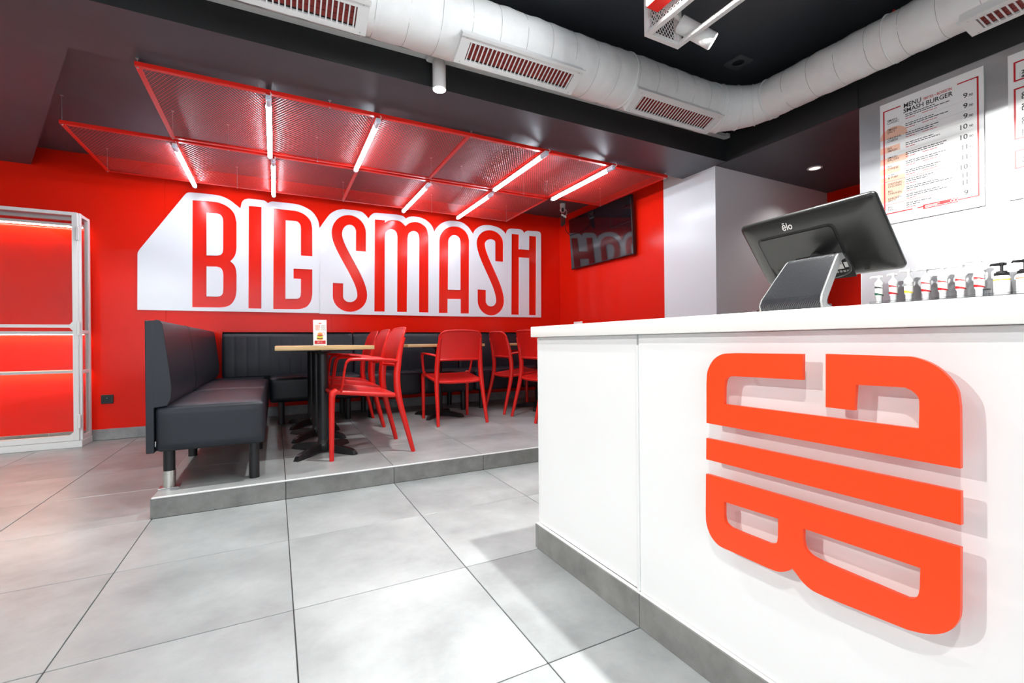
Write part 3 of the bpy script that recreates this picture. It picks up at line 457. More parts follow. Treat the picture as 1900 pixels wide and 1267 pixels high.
# walls out of the frame, with the glazed shop front behind the camera
struct(MB().box(-3.1, -3.0, -4.3, 3.95, 0, 2.95, M['white_paint']).build('wall_left', smooth=False), 'plain white wall on the left of the room', 'wall')
wf = MB()
wf.box(-3.1, 6.1, -4.3, -4.2, 0, 0.15, M['black_paint']).box(-3.1, 6.1, -4.3, -4.2, 2.55, 2.95, M['black_paint'])
wf.box(-3.1, -2.95, -4.3, -4.2, 0.15, 2.55, M['black_paint']).box(2.2, 6.1, -4.3, -4.2, 0.15, 2.55, M['black_paint'])
struct(wf.build('wall_front', smooth=False), 'dark shop front wall around the big window', 'wall')
wn = MB()
for x in (-2.95, -1.70, -0.42, 0.86, 2.15): wn.box(x, x + 0.05, -4.27, -4.22, 0.15, 2.55, M['black_metal'])
wn.box(-2.95, 2.2, -4.27, -4.22, 0.15, 0.2, M['black_metal']).box(-2.95, 2.2, -4.27, -4.22, 2.5, 2.55, M['black_metal'])
win = struct(wn.build('window_1', smooth=False), 'glazed shop front window in black frame', 'window')
MB().box(-2.93, 2.18, -4.25, -4.244, 0.18, 2.52, M['glass']).build('pane', win, smooth=False)

# ceilings: high black ceiling, dropped soffit (bounce light in its colour) with a recess over the booth
struct(MB().box(-3.1, 6.1, -4.3, 3.95, 2.95, 3.05, M['black_paint']).build('ceiling', smooth=False), 'high black ceiling above the counter', 'ceiling')
SZ, RZ = 2.458, 2.615
sf = MB()
ident = Matrix.Identity(4)
ring = [(-3.0, 1.108), (4.153, 1.108), (4.153, 1.595), (-0.412, 1.595), (-1.325, 3.826), (-3.0, 3.826)]
sf.prism([ring], SZ, 2.9495, M['soffit_bounce_black'], ident, side=M['black_face'])
struct(sf.build('ceiling_soffit', smooth=False), 'dropped black ceiling band, bounce light in its colour, around the lit recess', 'ceiling')
struct(MB().prism([[(-0.414, 1.596), (4.153, 1.596), (4.153, 3.826), (-1.326, 3.826)]], RZ, 2.9495, M['soffit_bounce_black'], ident).build('ceiling_recess', smooth=False), 'raised black ceiling of the recess over the booth, bounce light in its colour', 'ceiling')
struct(MB().prism([[(4.163, -1.0), (5.939, -1.0), (5.939, 1.219), (4.163, 1.219)]], SZ, 2.9495, M['soffit_bounce_black'], ident, side=M['black_face']).build('ceiling_passage', smooth=False), 'dropped dark ceiling over the passage behind the counter', 'ceiling')
struct(MB().box(4.1545, 4.1625, 0.062, 1.2185, SZ, 2.9495, M['black_face']).build('trim_2', smooth=False), 'black face of the dropped ceiling beside the menu wall', 'trim')
struct(MB().box(4.1635, 4.1795, -4.2, 0.058, 2.629, 2.9495, M['black_face']).build('trim_3', smooth=False), 'black band above the stainless menu wall', 'trim')

# ---------------------------------------------------------------- counter

counter = thing('service_counter', 'white service counter with grey tile plinth in the foreground', 'counter', (1.54, -1.2, 0))
def cp(mb, name, label=None):
    o = mb.build(name, counter, smooth=False); o.matrix_parent_inverse = Matrix.Translation((-1.54, 1.2, 0))
    if label: part_label(o, label)
    return o
cp(MB().box(1.556, 2.36, -2.75, 0.004, 0.0, 0.8825, M['counter_white']), 'body')
cp(MB().box(1.540, 1.556, -0.580, 0.010, 0.102, 0.8825, M['counter_white'], 0.0015), 'front_panel', 'narrow front panel beside the counter end')
cp(MB().box(1.536, 1.556, -2.75, -0.592, 0.102, 0.8825, M['counter_white'], 0.0015), 'front_panel', 'wide front panel carrying the red letters')
cp(MB().box(1.531, 1.5535, -0.5915, -0.5805, 0.102, 0.852, M['fixture_white'], 0.003, seg=2), 'edge_strip')
cp(MB().box(1.537, 1.562, 0.0102, 0.0152, 0.102, 0.880, M['fixture_white'], 0.0015), 'edge_strip')
cp(MB().box(1.566, 2.36, 0.0042, 0.012, 0.0, 0.880, M['counter_white'], 0.001), 'end_panel')
for a, b in ((0.0, 0.022), (-0.5975, -0.001), (-1.1975, -0.5995), (-1.7975, -1.1995), (-2.3975, -1.7995), (-2.75, -2.3995)):
    cp(MB().box(1.523, 1.5395, a, b, 0.0005, 0.0985, M['riser'], 0.001), 'tile')
cp(MB().box(1.526, 1.5395, -2.75, 0.020, 0.0985, 0.1015, M['fixture_white'], 0.0006), 'plinth_trim', 'thin white trim on top of the plinth tiles')
wt = MB().box(1.508, 2.44, -2.78, 0.020, 0.8835, 0.9265, M['worktop'], 0.0025, seg=2).build('worktop', smooth=True)
tag(wt, 'thick white worktop slab lying on the service counter', 'worktop')

# red letters standing off the counter front (reading upwards)
KM = lambda x: Matrix(((0, 0, -1, x), (1, 0, 0, 0), (0, 1, 0, 0), (0, 0, 0, 1)))     # local (x,y)->(Y,Z), local z -> -X

names = {'G': 'big orange-red letter G, topmost of the upright letters on the counter front',
         'I': 'big orange-red letter I, the middle bar of the letters on the counter front',
         'B': 'big orange-red letter B, lowest of the letters on the counter front'}
for k, loops in COUNTER_LETTERS.items():
    L = [[(p[0] / 10000, p[1] / 10000) for p in l] for l in loops]
    mb = MB(); mb.prism(L, -0.0045, 0.0045, M['orange_letter'], KM(1.494))
    o = mb.build('counter_letter', smooth=False); tag(o, names[k], 'letter', 'raised letters on the counter front')
    cy = sum(p[0] for p in L[0]) / len(L[0]); cz = sum(p[1] for p in L[0]) / len(L[0])
    spots = {'G': [(-0.95, 0.692), (-1.27, 0.690), (-0.95, 0.812), (-1.31, 0.76)], 'I': [(-0.95, 0.600), (-1.27, 0.600)], 'B': [(-0.95, 0.514), (-1.27, 0.512)]}[k]
    for y, z in spots:
        s = MB().tube([(1.4987, y, z), (1.5358, y, z)], 0.0045, M['fixture_white'], 10).build('standoff', o)

# ---------------------------------------------------------------- wall sign: white board with cut-outs and red letters set in them
sign = thing('wall_sign', 'large white cut-out board with tall red lettering on the red wall', 'sign', (1.5, 3.826, 1.2))
WM = lambda y: Matrix(((1, 0, 0, 0), (0, 0, -1, y), (0, 1, 0, 0), (0, 0, 0, 1)))      # local (x,y)->(X,Z), z -> -Y
def sp(mb, name, parent=sign, label=None):
    o = mb.build(name, parent, smooth=False)
    o.matrix_parent_inverse = Matrix.Translation((-1.5, -3.826, -1.2)) if parent is sign else ident
    if label: part_label(o, label)
    return o
mmf = lambda l: [(p[0] / 10000, p[1] / 10000) for p in l]
groups = [('B', 'I', 'G'), ('S', 'M'), ('A', 'S2', 'H')]
for pan, ks in zip(SIGN_PANELS, groups):
    loops = [mmf(pan)] + [mmf(WALL_LETTERS[k][0]) for k in ks]
    sp(MB().prism(loops, 0.0, 0.014, M['sign_white'], WM(3.8265)), 'sign_panel')
for k, loops in WALL_LETTERS.items():
    L = [mmf(l) for l in loops]
    sp(MB().prism(L, 0.0, 0.003, M['red_letter'], WM(3.8262)), 'sign_letter', label='red letter %s of the wall sign, set into the white board' % k[0])
    for h in L[1:]:
        sp(MB().prism([h], 0.0, 0.014, M['sign_white'], WM(3.8265)), 'letter_counter')

def att(o, parent):
    o.parent = parent; o.matrix_parent_inverse = parent.matrix_basis.inverted(); return o
# ---------------------------------------------------------------- red mesh ceiling panels, their rods and the light tubes
def mesh_panel(label, x0, x1, y0, y1, joints, z=2.412):
    t = thing('mesh_panel', label, 'ceiling panel', ((x0 + x1) / 2, (y0 + y1) / 2, z), group=None)
    w, h = 0.028, 0.024
    for a in ((x0, x1, y0, y0 + w), (x0, x1, y1 - w, y1), (x0, x0 + w, y0 + w, y1 - w), (x1 - w, x1, y0 + w, y1 - w)):
        mb = MB(); mb.box(a[0], a[1], a[2], a[3], z, z + 0.004, M['red_metal'], 0.0006)
        # upright web of the angle profile along the outer edge
        if a[1] - a[0] > a[3] - a[2]: yy = a[2] if a[2] == y0 else a[3] - 0.004; mb.box(a[0], a[1], yy, yy + 0.004, z + 0.004, z + h, M['red_metal'], 0.0006)
        else: xx = a[0] if a[0] == x0 else a[1] - 0.004; mb.box(xx, xx + 0.004, a[2], a[3], z + 0.004, z + h, M['red_metal'], 0.0006)
        att(mb.build('frame_bar', smooth=False), t)
    for j in joints:
        att(MB().box(j - 0.013, j + 0.013, y0 + w, y1 - w, z - 0.001, z + 0.018, M['red_metal'], 0.0008).build('cross_bar', smooth=False), t)
    # expanded metal: two families of slanting strands
    mb = MB(); sx, sl = 0.0220, 1.70; hw = 0.0014
    ya, yb = y0 + 0.012, y1 - 0.012; L = (yb - ya) / sl
    for fam in (1, -1):
        n = int((x1 - x0 + L) / sx) + 2
        for i in range(n):
            xb = x0 - L + i * sx if fam > 0 else x0 + i * sx
            p = (xb, ya); q = (xb + fam * L, yb)
            def cl(a, b):
                t0, t1 = 0.0, 1.0; dx = b[0] - a[0]
                for lim, sg in ((x0 + 0.01, 1), (x1 - 0.01, -1)):
                    fa, fb = sg * (a[0] - lim), sg * (b[0] - lim)
                    if fa < 0 and fb < 0: return None
                    if fa < 0: t0 = max(t0, fa / (fa - fb))
                    if fb < 0: t1 = min(t1, fa / (fa - fb))
                return (t0, t1) if t1 > t0 else None
            r = cl(p, q)
            if not r: continue
            A = (p[0] + (q[0] - p[0]) * r[0], p[1] + (q[1] - p[1]) * r[0]); B = (p[0] + (q[0] - p[0]) * r[1], p[1] + (q[1] - p[1]) * r[1])
            d = Vector((B[0] - A[0], B[1] - A[1], 0)).normalized(); nrm = Vector((-d.y, d.x, 0)) * hw
            zb = z + 0.005 + (0.0006 if fam > 0 else 0); zt = zb + 0.0014
            zm = zb + 0.0012; v = []
            for e in (A, B): v += [(e[0], e[1], zb), (e[0] + nrm.x, e[1] + nrm.y, zm), (e[0], e[1], zm + 0.0012), (e[0] - nrm.x, e[1] - nrm.y, zm)]
            mb.add(v, [(0, 1, 5, 4), (1, 2, 6, 5), (2, 3, 7, 6), (3, 0, 4, 7), (0, 3, 2, 1), (4, 5, 6, 7)], M['mesh_red'])
    m_ = att(mb.build('expanded_mesh', smooth=False), t); m_['kind'] = 'stuff'
    n = 4
    for k in range(n + 1):
        x = x0 + 0.012 + (x1 - x0 - 0.024) * k / n
        for y in (y0 + 0.014, y1 - 0.014):
            top = SZ if y < 1.595 else RZ
            r = MB().tube([(x, y, z - 0.006), (x, y, top - 0.001)], 0.0022, M['steel'], 6)
            r.lathe([(0.006, 0), (0.006, 0.004)], M['steel'], 8, (x, y, z - 0.006)); r.box(x - 0.008, x + 0.008, y - 0.008, y + 0.008, top - 0.004, top - 0.0005, M['steel'])
            att(r.build('hanging_rod'), t)
    return t
mesh_panel('long red expanded-metal ceiling panel nearest the camera, the larger-looking front one', -0.122, 3.888, 1.539, 2.559, (0.532, 1.194, 1.865, 2.504, 3.185))
mesh_panel('long red expanded-metal ceiling panel nearest the red wall, behind the front one', -0.763, 3.215, 2.599, 3.609, (-0.105, 0.555, 1.222, 1.876, 2.536))
def tube_proto():
    t = thing('light_tube', '', 'light tube', (0, 0, 0), group='light tubes under the red mesh panels')
    L0, L1 = -0.505, 0.505
    s = lambda r, n=12: [(r * math.cos(2 * PI * k / n) * 1.0, r * math.sin(2 * PI * k / n)) for k in range(n)]
    att(MB().tube([(0, L0 + 0.085, 0), (0, L1 - 0.03, 0)], 0.0165, M['tube_glow'], 14).build('glowing_tube'), t)
    hb = MB().box(-0.015, 0.015, L0, L1, 0.010, 0.022, M['fixture_white'], 0.002)
    att(hb.build('housing', smooth=False), t)
    att(MB().tube([(0, L1 - 0.03, 0), (0, L1, 0)], 0.0175, M['tube_clear'], 14).build('end_cap'), t)
    e = MB().tube([(0, L0, 0), (0, L0 + 0.085, 0)], 0.0175, M['tube_clear'], 14)
    e.tube([(0, L0, 0), (0, L0 - 0.012, 0)], [0.008, 0.006], M['tube_clear'], 10)
    att(e.build('end_cap'), t)
    for y in (-0.3, 0.3): att(MB().box(-0.017, 0.017, y - 0.008, y + 0.008, 0.008, 0.030, M['steel'], 0.001).build('clip', smooth=False), t)
    att(MB().tube(smooth_path([(0.006, L0 - 0.01, 0.004), (0.014, L0 - 0.025, 0.015), (0.010, L0 - 0.012, 0.034)], 5), 0.0022, M['fixture_white'], 6).build('cable'), t)
    return t
TZ = 2.412 - 0.033
tp = tube_proto(); tp.location = (0.532, 2.039, TZ); tp['label'] = 'first light tube from the left under the front red mesh panel'
for x, lab in ((1.195, 'second light tube from the left under the front red mesh panel'), (2.513, 'third light tube from the left under the front red mesh panel'), (3.197, 'rightmost light tube under the front red mesh panel')):
    copy_at(tp, (x, 2.041 if x < 2 else 1.996, TZ), 0, lab)
for x, lab in ((-0.112, 'leftmost light tube under the rear red mesh panel, above the start of the sign'), (0.555, 'second light tube from the left under the rear red mesh panel'),
               (1.879, 'third light tube from the left under the rear red mesh panel'), (2.545, 'rightmost light tube under the rear red mesh panel')):
    copy_at(tp, (x, 3.119, TZ), 0, lab)

# ---------------------------------------------------------------- white fabric air duct with grilles
DY, DZ, DR, DX, DR2 = 0.811, 2.665, 0.171, 3.87, 0.138
duct = thing('air_duct', 'white fabric air duct running under the black ceiling and turning a corner', 'air duct', (3.56, DY, DZ))
def wob(a, b): return 0.0016 * math.sin(7 * a + 3 * b) + 0.0014 * math.sin(23 * a + 5 * b) + 0.0012 * math.sin(61 * a + 2.0 * math.sin(3 * b))
def run(p0, p1, r0, r1, axis, name):
    n = int(abs(p1 - p0) / 0.02); nk = 44; v = []; f = []
    for i in range(n + 1):
        q = p0 + (p1 - p0) * i / n; r = r0 + (r1 - r0) * i / n
        puff = 0.0035 * abs(math.sin(PI * (q % 0.17) / 0.17)) - 0.0015
        for k in range(nk):
            a = 2 * PI * k / nk; rr = r + puff + wob(q, a)
            c, s_ = math.cos(a) * rr, math.sin(a) * rr
            v.append((q, DY + c, DZ + s_) if axis == 'x' else (DX + c, q, DZ + s_))
    for i in range(n):
        for k in range(nk): f.append((i * nk + k, i * nk + (k + 1) % nk, (i + 1) * nk + (k + 1) % nk, (i + 1) * nk + k))
    f.append(tuple(range(nk))); f.append(tuple(n * nk + k for k in range(nk)))
    return att(MB().add(v, f, M['duct']).build(name, angle=60), duct)
run(-2.6, 3.58, DR, DR, 'x', 'duct_section'); run(0.55, -4.15, DR2, DR2, 'y', 'duct_section')
def ringpts(axis, q, r, n=32): return [((q, DY + math.cos(2 * PI * k / n) * r, DZ + math.sin(2 * PI * k / n) * r) if axis == 'x' else (DX + math.cos(2 * PI * k / n) * r, q, DZ + math.sin(2 * PI * k / n) * r)) for k in range(n + 1)]
for axis, lo, hi, r in (('x', -2.5, 3.55, DR + 0.0005), ('y', -4.0, 0.5, DR2 + 0.0005)):
    mb = MB(); q = math.ceil(lo / 0.17) * 0.17
    while q < hi: mb.tube(ringpts(axis, q, r), 0.0011, M['seam'], 4, cap=False); q += 0.17
    o = att(mb.build('seam_stitching'), duct); o['kind'] = 'stuff'
# elbow in segments with raised joints
elb = MB(); C0 = (3.56, 0.53); RR = 0.31; segs = [0, 22.5, 45, 67.5, 90]
pts = []; rad = []
for k, a in enumerate(segs):
    t = math.radians(a); pts.append((C0[0] + RR * 0.94 * math.sin(t), C0[1] + (DY - C0[1]) * math.cos(t), DZ)); rad.append(DR + (DR2 - DR) * a / 90)
pts = [(3.56, DY, DZ)] + [(3.645, DY - 0.03, DZ), (3.76, DY - 0.10, DZ), (3.845, DY - 0.19, DZ)] + [(DX, 0.53, DZ)]
rad = [DR, DR - 0.004, DR2 + 0.018, DR2 + 0.006, DR2]
elb.tube(pts, rad, M['duct'], 40, up=(0, 0, 1)); att(elb.build('elbow', angle=50), duct)
for i in (1, 2, 3):
    P, Q = Vector(pts[i - 1]), Vector(pts[i + 1]); d = (Q - P).normalized(); u = Vector((0, 0, 1)); w = d.cross(u)
    att(MB().tube([Vector(pts[i]) + (u * math.cos(2 * PI * k / 40) + w * math.sin(2 * PI * k / 40)) * (rad[i] + 0.002) for k in range(41)], 0.0045, M['duct'], 6, cap=False).build('elbow_joint'), duct)
for axis, q, r in (('x', 2.70, DR + 0.002), ('x', 3.575, DR + 0.002), ('x', 3.53, DR + 0.002), ('x', 0.98, DR + 0.002), ('y', -0.26, DR2 + 0.002), ('y', 0.50, DR2 + 0.002)):
    att(MB().tube(ringpts(axis, q, r, 40), 0.0055, M['duct'], 6, cap=False).build('clamp_band'), duct)
for q in (0.2, 2.72):
    att(MB().tube([(q, DY + 0.02, DZ + DR), (q, DY + 0.02, 2.949)], 0.0016, M['black_metal'], 6).build('hanger_wire'), duct)
for q in (-0.27, -2.2):
    h = MB().tube([(DX, q, DZ + DR2), (DX, q, 2.949)], 0.003, M['black_metal'], 6); h.lathe([(0.007, 0), (0.009, 0.02), (0.006, 0.03)], M['red_metal'], 8, (DX, q, DZ + DR2 - 0.002))
    att(h.build('hanger_wire'), duct)
def grille(axis, q0, q1, th0, th1, R, lab):
    """supply grille saddled on the duct between angles th0..th1 (degrees, in the plane across the duct)"""
    cen = (DY if axis == 'x' else DX); tm = math.radians((th0 + th1) / 2); half = math.radians((th1 - th0) / 2)
    n2 = (math.cos(tm), math.sin(tm)); t2 = (-n2[1], n2[0])
    D = R + 0.016; hw = R * math.sin(half) + 0.012
    def to3(q, s, d):   # along duct, across, outward
        a = cen + n2[0] * d + t2[0] * s; b = DZ + n2[1] * d + t2[1] * s
        return (q, a, b) if axis == 'x' else (a, q, b)
    def bx(mb, qa, qb, sa, sb, da, db, m):
        v = [to3(q, s, d) for q in (qa, qb) for s in (sa, sb) for d in (da, db)]
        mb.add(v, [(0, 1, 3, 2), (4, 6, 7, 5), (0, 4, 5, 1), (2, 3, 7, 6), (0, 2, 6, 4), (1, 5, 7, 3)], m)
    f = MB(); m0, m1 = 0.055, 0.026
    Rr = R - 0.02
    bx(f, q0, q0 + m0, -hw, hw, Rr * math.cos(half), D + 0.007, M['fixture_white']); bx(f, q1 - m0, q1, -hw, hw, Rr * math.cos(half), D + 0.007, M['fixture_white'])
    bx(f, q0 + m0, q1 - m0, -hw, -hw + m1 + 0.006, Rr * math.cos(half), D + 0.007, M['fixture_white']); bx(f, q0 + m0, q1 - m0, hw - m1, hw, Rr * math.cos(half), D + 0.007, M['fixture_white'])
    bx(f, q0 - 0.004, q1 + 0.004, -hw - 0.012, -hw + 0.006, D + 0.003, D + 0.013, M['fixture_white'])
    g = att(f.build('duct_grille', smooth=False), duct); part_label(g, lab)
    b = MB(); bx(b, q0 + m0, q1 - m0, -hw + m1, hw - m1, D - 0.010, D - 0.008, M['hole_black']); b.build('backing', g, smooth=False)
    for k in range(3):
        s = -hw + m1 + 0.012 + (2 * hw - 2 * m1 - 0.02) * (k + 0.5) / 3
        b = MB(); bx(b, q0 + m0, q1 - m0, s - 0.015, s + 0.013, D - 0.0078, D - 0.0045, M['dark_red']); b.build('louvre', g, smooth=False)
    nb = int((q1 - q0 - 2 * m0) / 0.0262)
    bars = None
    for k in range(nb + 1):
        q = q0 + m0 + 0.01 + (q1 - q0 - 2 * m0 - 0.02) * k / nb
        b = MB(); bx(b, q - 0.0034, q + 0.0034, -hw + m1, hw - m1, D + 0.001, D + 0.005, M['fixture_white']); b.build('grille_bar', g, smooth=False)
    for q in (q0 + 0.03, q1 - 0.03):
        for s in (-hw + 0.014, hw - 0.012):
            b = MB(); bx(b, q - 0.003, q + 0.003, s - 0.003, s + 0.003, D + 0.007, D + 0.0085, M['steel']); b.build('screw', g, smooth=False)
    return g
grille('x', 0.185, 0.985, -140, -92, DR, 'white duct grille cut off by the top of the picture, left of the spotlight')
grille('x', 1.468, 2.268, -140, -92, DR, 'white duct grille just right of the hanging spotlight')
grille('x', 2.718, 3.535, -140, -92, DR, 'white duct grille nearest the corner of the duct')
grille('y', -1.42, -0.595, -128, -66, DR2, 'white duct grille over the stainless menu wall at the upper right')

# ---------------------------------------------------------------- track rail and spotlight under the duct
rail = thing('track_rail', 'pale track rail along the black beam under the duct', 'track rail', (0.4, 1.09, 2.65))
def railpt(x): return 2.616 + (x - 0.4) * 0.0105
for (ya, yb, za, zb, nm, mt) in ((1.070, 1.107, 0.0, 0.030, 'rail_body', 'fixture_white'), (1.058, 1.107, -0.006, 0.0, 'lower_flange', 'fixture_white')):
    mb = MB(); v = [(x, y, railpt(x) + z) for x in (-2.5, 4.13) for y in (ya, yb) for z in (za, zb)]
    mb.add(v, [(0, 1, 3, 2), (4, 6, 7, 5), (0, 4, 5, 1), (2, 3, 7, 6), (0, 2, 6, 4), (1, 5, 7, 3)], M[mt]); att(mb.build(nm, smooth=False), rail)
att(MB().box(4.11, 4.152, 1.060, 1.107, railpt(4.1) - 0.002, railpt(4.1) + 0.035, M['fixture_white'], 0.004).build('end_cap', smooth=False), rail)
mb = MB(); mb.box(2.03, 2.16, 1.0575, 1.0585, railpt(2.1) - 0.004, railpt(2.1) + 0.002, M['silver']); att(mb.build('connector', smooth=False), rail)
def rail_spot(x, y, lab):
    z1 = railpt(x) - 0.006
    t = thing('rail_spotlight', lab, 'spotlight', (x, y, 2.42), group=None)
    att(MB().prism([rrect(x - 0.075, x + 0.03, y - 0.005, y + 0.038, 0.02)], z1 - 0.026, z1 - 0.0005, M['fixture_white'], ident).build('adapter'), t)
    att(MB().lathe([(0.0405, 2.42), (0.0405, z1 - 0.026 - 0.012), (0.036, z1 - 0.0265)], M['fixture_white'], 28, (x, y, 0)).build('lamp_body'), t)
    att(MB().lathe([(0.036, 2.4165), (0.036, 2.4195)], M['spot_glow'], 24, (x, y, 0)).build('lens'), t)
    return t
rail_spot(1.466, 1.05, 'white cylindrical spotlight hanging lit from the rail')
rail_spot(-0.95, 1.07, 'white cylindrical spotlight on the rail, outside the picture on the left')
for i, (x, y) in enumerate(CEIL_SPOTS):  # the added fill spots get bodies here too
    t = thing('ceiling_spotlight', ['white ceiling spotlight near the shop window, out of the picture', 'white ceiling spotlight by the left wall, out of the picture', 'added white fill spotlight above the middle of the floor, out of the picture', 'added white fill spotlight far left of the camera, out of the picture', 'added white fill spotlight above the left floor, out of the picture', 'added white fill spotlight above the camera, out of the picture', 'white ceiling spotlight aimed at the left menu board, out of the picture', 'white ceiling spotlight aimed at the right menu board, out of the picture', 'added white fill spotlight aimed at the glass cabinet, out of the picture', 'added white fill spotlight above the far half of the worktop, out of the picture', 'added white fill spotlight above the near half of the worktop, out of the picture'][i], 'spotlight', (x, y, 2.68))
    att(MB().lathe([(0.04, 2.69), (0.04, 2.949)], M['fixture_white'], 24, (x, y, 0)).build('lamp_body'), t)
    att(MB().lathe([(0.036, 2.6865), (0.036, 2.6895)], M['spot_glow'], 24, (x, y, 0)).build('lens'), t)

# ---------------------------------------------------------------- white cage light with spots and an illuminated box
cage = thing('cage_light', 'white box-frame cage with mesh sides hanging from the black ceiling', 'light fixture', (2.346, -0.85, 2.402))
X0, X1, Y0, Y1, Z0, Z1 = 2.227, 2.462, -1.95, 0.093, 2.402, 2.684
b = 0.028
for a in ((X0, X1, Y1 - b, Y1), (X0, X1, Y0, Y0 + b), (X0, X0 + b, Y0 + b, Y1 - b), (X1 - b, X1, Y0 + b, Y1 - b)):
    for z in (Z0, Z1 - b): att(MB().box(a[0], a[1], a[2], a[3], z, z + b * 0.7, M['fixture_white'], 0.0015).build('frame_bar', smooth=False), cage)
for x in (X0, X1 - b):
    for y in (Y0, -0.88, Y1 - b): att(MB().box(x, x + b, y, y + b, Z0 + b * 0.7, Z1 - b, M['fixture_white'], 0.0015).build('post', smooth=False), cage)
def lattice(mb, a0, a1, z0, z1, put, sx=0.022, sz=0.030, hw=0.0015, dt=0.002):
    sl = sz / sx; L = (z1 - z0) / sl
    for fam in (1, -1):
        for i in range(int((a1 - a0 + L) / sx) + 2):
            s = (a0 - L + i * sx) if fam > 0 else a0 + i * sx
            p, q = (s, z0), (s + fam * L, z1); t0, t1 = 0.0, 1.0; ok = True
            for lim, sg in ((a0, 1), (a1, -1)):
                fa, fb = sg * (p[0] - lim), sg * (q[0] - lim)
                if fa < 0 and fb < 0: ok = False; break
                if fa < 0: t0 = max(t0, fa / (fa - fb))
                if fb < 0: t1 = min(t1, fa / (fa - fb))
            if not ok or t1 <= t0: continue
            A = Vector((p[0] + (q[0] - p[0]) * t0, p[1] + (q[1] - p[1]) * t0)); B = Vector((p[0] + (q[0] - p[0]) * t1, p[1] + (q[1] - p[1]) * t1))
            d = (B - A); 
            if d.length < 1e-5: continue
            d.normalize(); n = Vector((-d.y, d.x)) * hw; e = 0.0004 * fam
            v = [put(w.x, w.y, dd) for dd in (-dt / 2 + e, dt / 2 + e) for w in (A - n, A + n, B + n, B - n)]
            mb.add(v, [(0, 3, 2, 1), (4, 5, 6, 7), (0, 1, 5, 4), (2, 3, 7, 6), (1, 2, 6, 5), (3, 0, 4, 7)], M['fixture_white'])
mb = MB(); lattice(mb, Y0 + b, Y1 - b, Z0 + b * 0.7, Z1 - b, lambda a, z, d: (X0 + b / 2 + d, a, z)); o = att(mb.build('mesh_side', smooth=False), cage); o['kind'] = 'stuff'
mb = MB(); lattice(mb, X0 + b, X1 - b, Z0 + b * 0.7, Z1 - b, lambda a, z, d: (a, Y1 - b / 2 + d, z)); o = att(mb.build('mesh_end', smooth=False), cage); o['kind'] = 'stuff'
att(MB().box(X0 + 0.10, X0 + 0.14, Y0 + b, Y1 - 0.05, Z1 - 0.05, Z1 - 0.02, M['fixture_white'], 0.002).build('inner_rail', smooth=False), cage)
for x, y in ((X0 + 0.12, -0.2), (X0 + 0.12, -1.6)): att(MB().tube([(x, y, Z1 - 0.02), (x, y, 2.949)], 0.006, M['fixture_white'], 8).build('suspension_rod'), cage)
for i, y in enumerate(CAGE_SPOTS):
    t = thing('cage_spotlight', 'white cylindrical spotlight in the cage, tilted towards the menu wall' if i == 0 else ['', 'second', 'third', 'fourth', 'fifth', 'sixth'][i] + ' cage spotlight from the far end, out of the picture above the counter', 'spotlight', (2.4255, y - 0.03, 2.5))
    d = CAGE_DIR; P = Vector((2.4255, y - 0.03, 2.5))
    att(MB().tube([P, P + d * 0.195], 0.041, M['fixture_white'], 28).build('lamp_body', angle=40), t)
    att(MB().tube([P + d * 0.1952, P + d * 0.1975], 0.036, M['spot_glow'], 24).build('lens'), t)
    k = MB().tube([P + d * 0.05, (2.39, y - 0.02, 2.55), (2.345, y - 0.01, 2.585), (2.345, y - 0.01, Z1 - 0.022)], 0.010, M['fixture_white'], 10); k.box(2.32, 2.38, y - 0.03, y + 0.01, 2.575, 2.61, M['fixture_white'], 0.004)
    att(k.build('bracket'), t)
lb = thing('light_box', 'illuminated white light box with red edges beside the cage', 'light box', (2.185, -0.8, 2.47))
att(MB().box(2.15, 2.223, -1.75, -0.005, 2.458, 2.74, M['red_metal'], 0.002).build('box_body', smooth=False), lb)
att(MB().box(2.144, 2.1496999999999997, -1.745, -0.01, 2.463, 2.736, M['lamp_glow']).build('glowing_face', smooth=False), lb)
for y in (-1.3, -0.4): att(MB().tube([(2.185, y, 2.74), (2.185, y, 2.949)], 0.005, M['fixture_white'], 8).build('suspension_rod'), lb)

# ceiling vent and downlight
v = thing('ceiling_vent', 'small square grey vent plate in the black ceiling', 'vent', (3.666, 0.62, 2.949))
vp = mat('dark_vent_paint', (0.075, 0.08, 0.085), 0.5, cvar=0.05)
att(MB().prism([rrect(3.594, 3.738, 0.548, 0.692, 0.006), circle(3.666, 0.62, 0.044)], 2.940, 2.9495, vp, ident).build('plate', smooth=False), v)
att(MB().lathe([(0.043, 2.9495), (0.043, 2.946), (0.020, 2.941), (0.0, 2.941)], M['black_face'], 24, (3.666, 0.62, 0)).build('valve'), v)
d = thing('downlight', 'round white recessed downlight in the dark passage ceiling', 'downlight', (5.04, 0.845, SZ))
att(MB().prism([circle(5.04, 0.845, 0.062, 28), circle(5.04, 0.845, 0.047, 28)], SZ - 0.006, SZ - 0.0003, M['fixture_white'], ident).build('rim'), d)
att(MB().lathe([(0.046, SZ - 0.004), (0.046, SZ - 0.0005)], M['dl_glow'], 28, (5.04, 0.845, 0)).build('lens'), d)

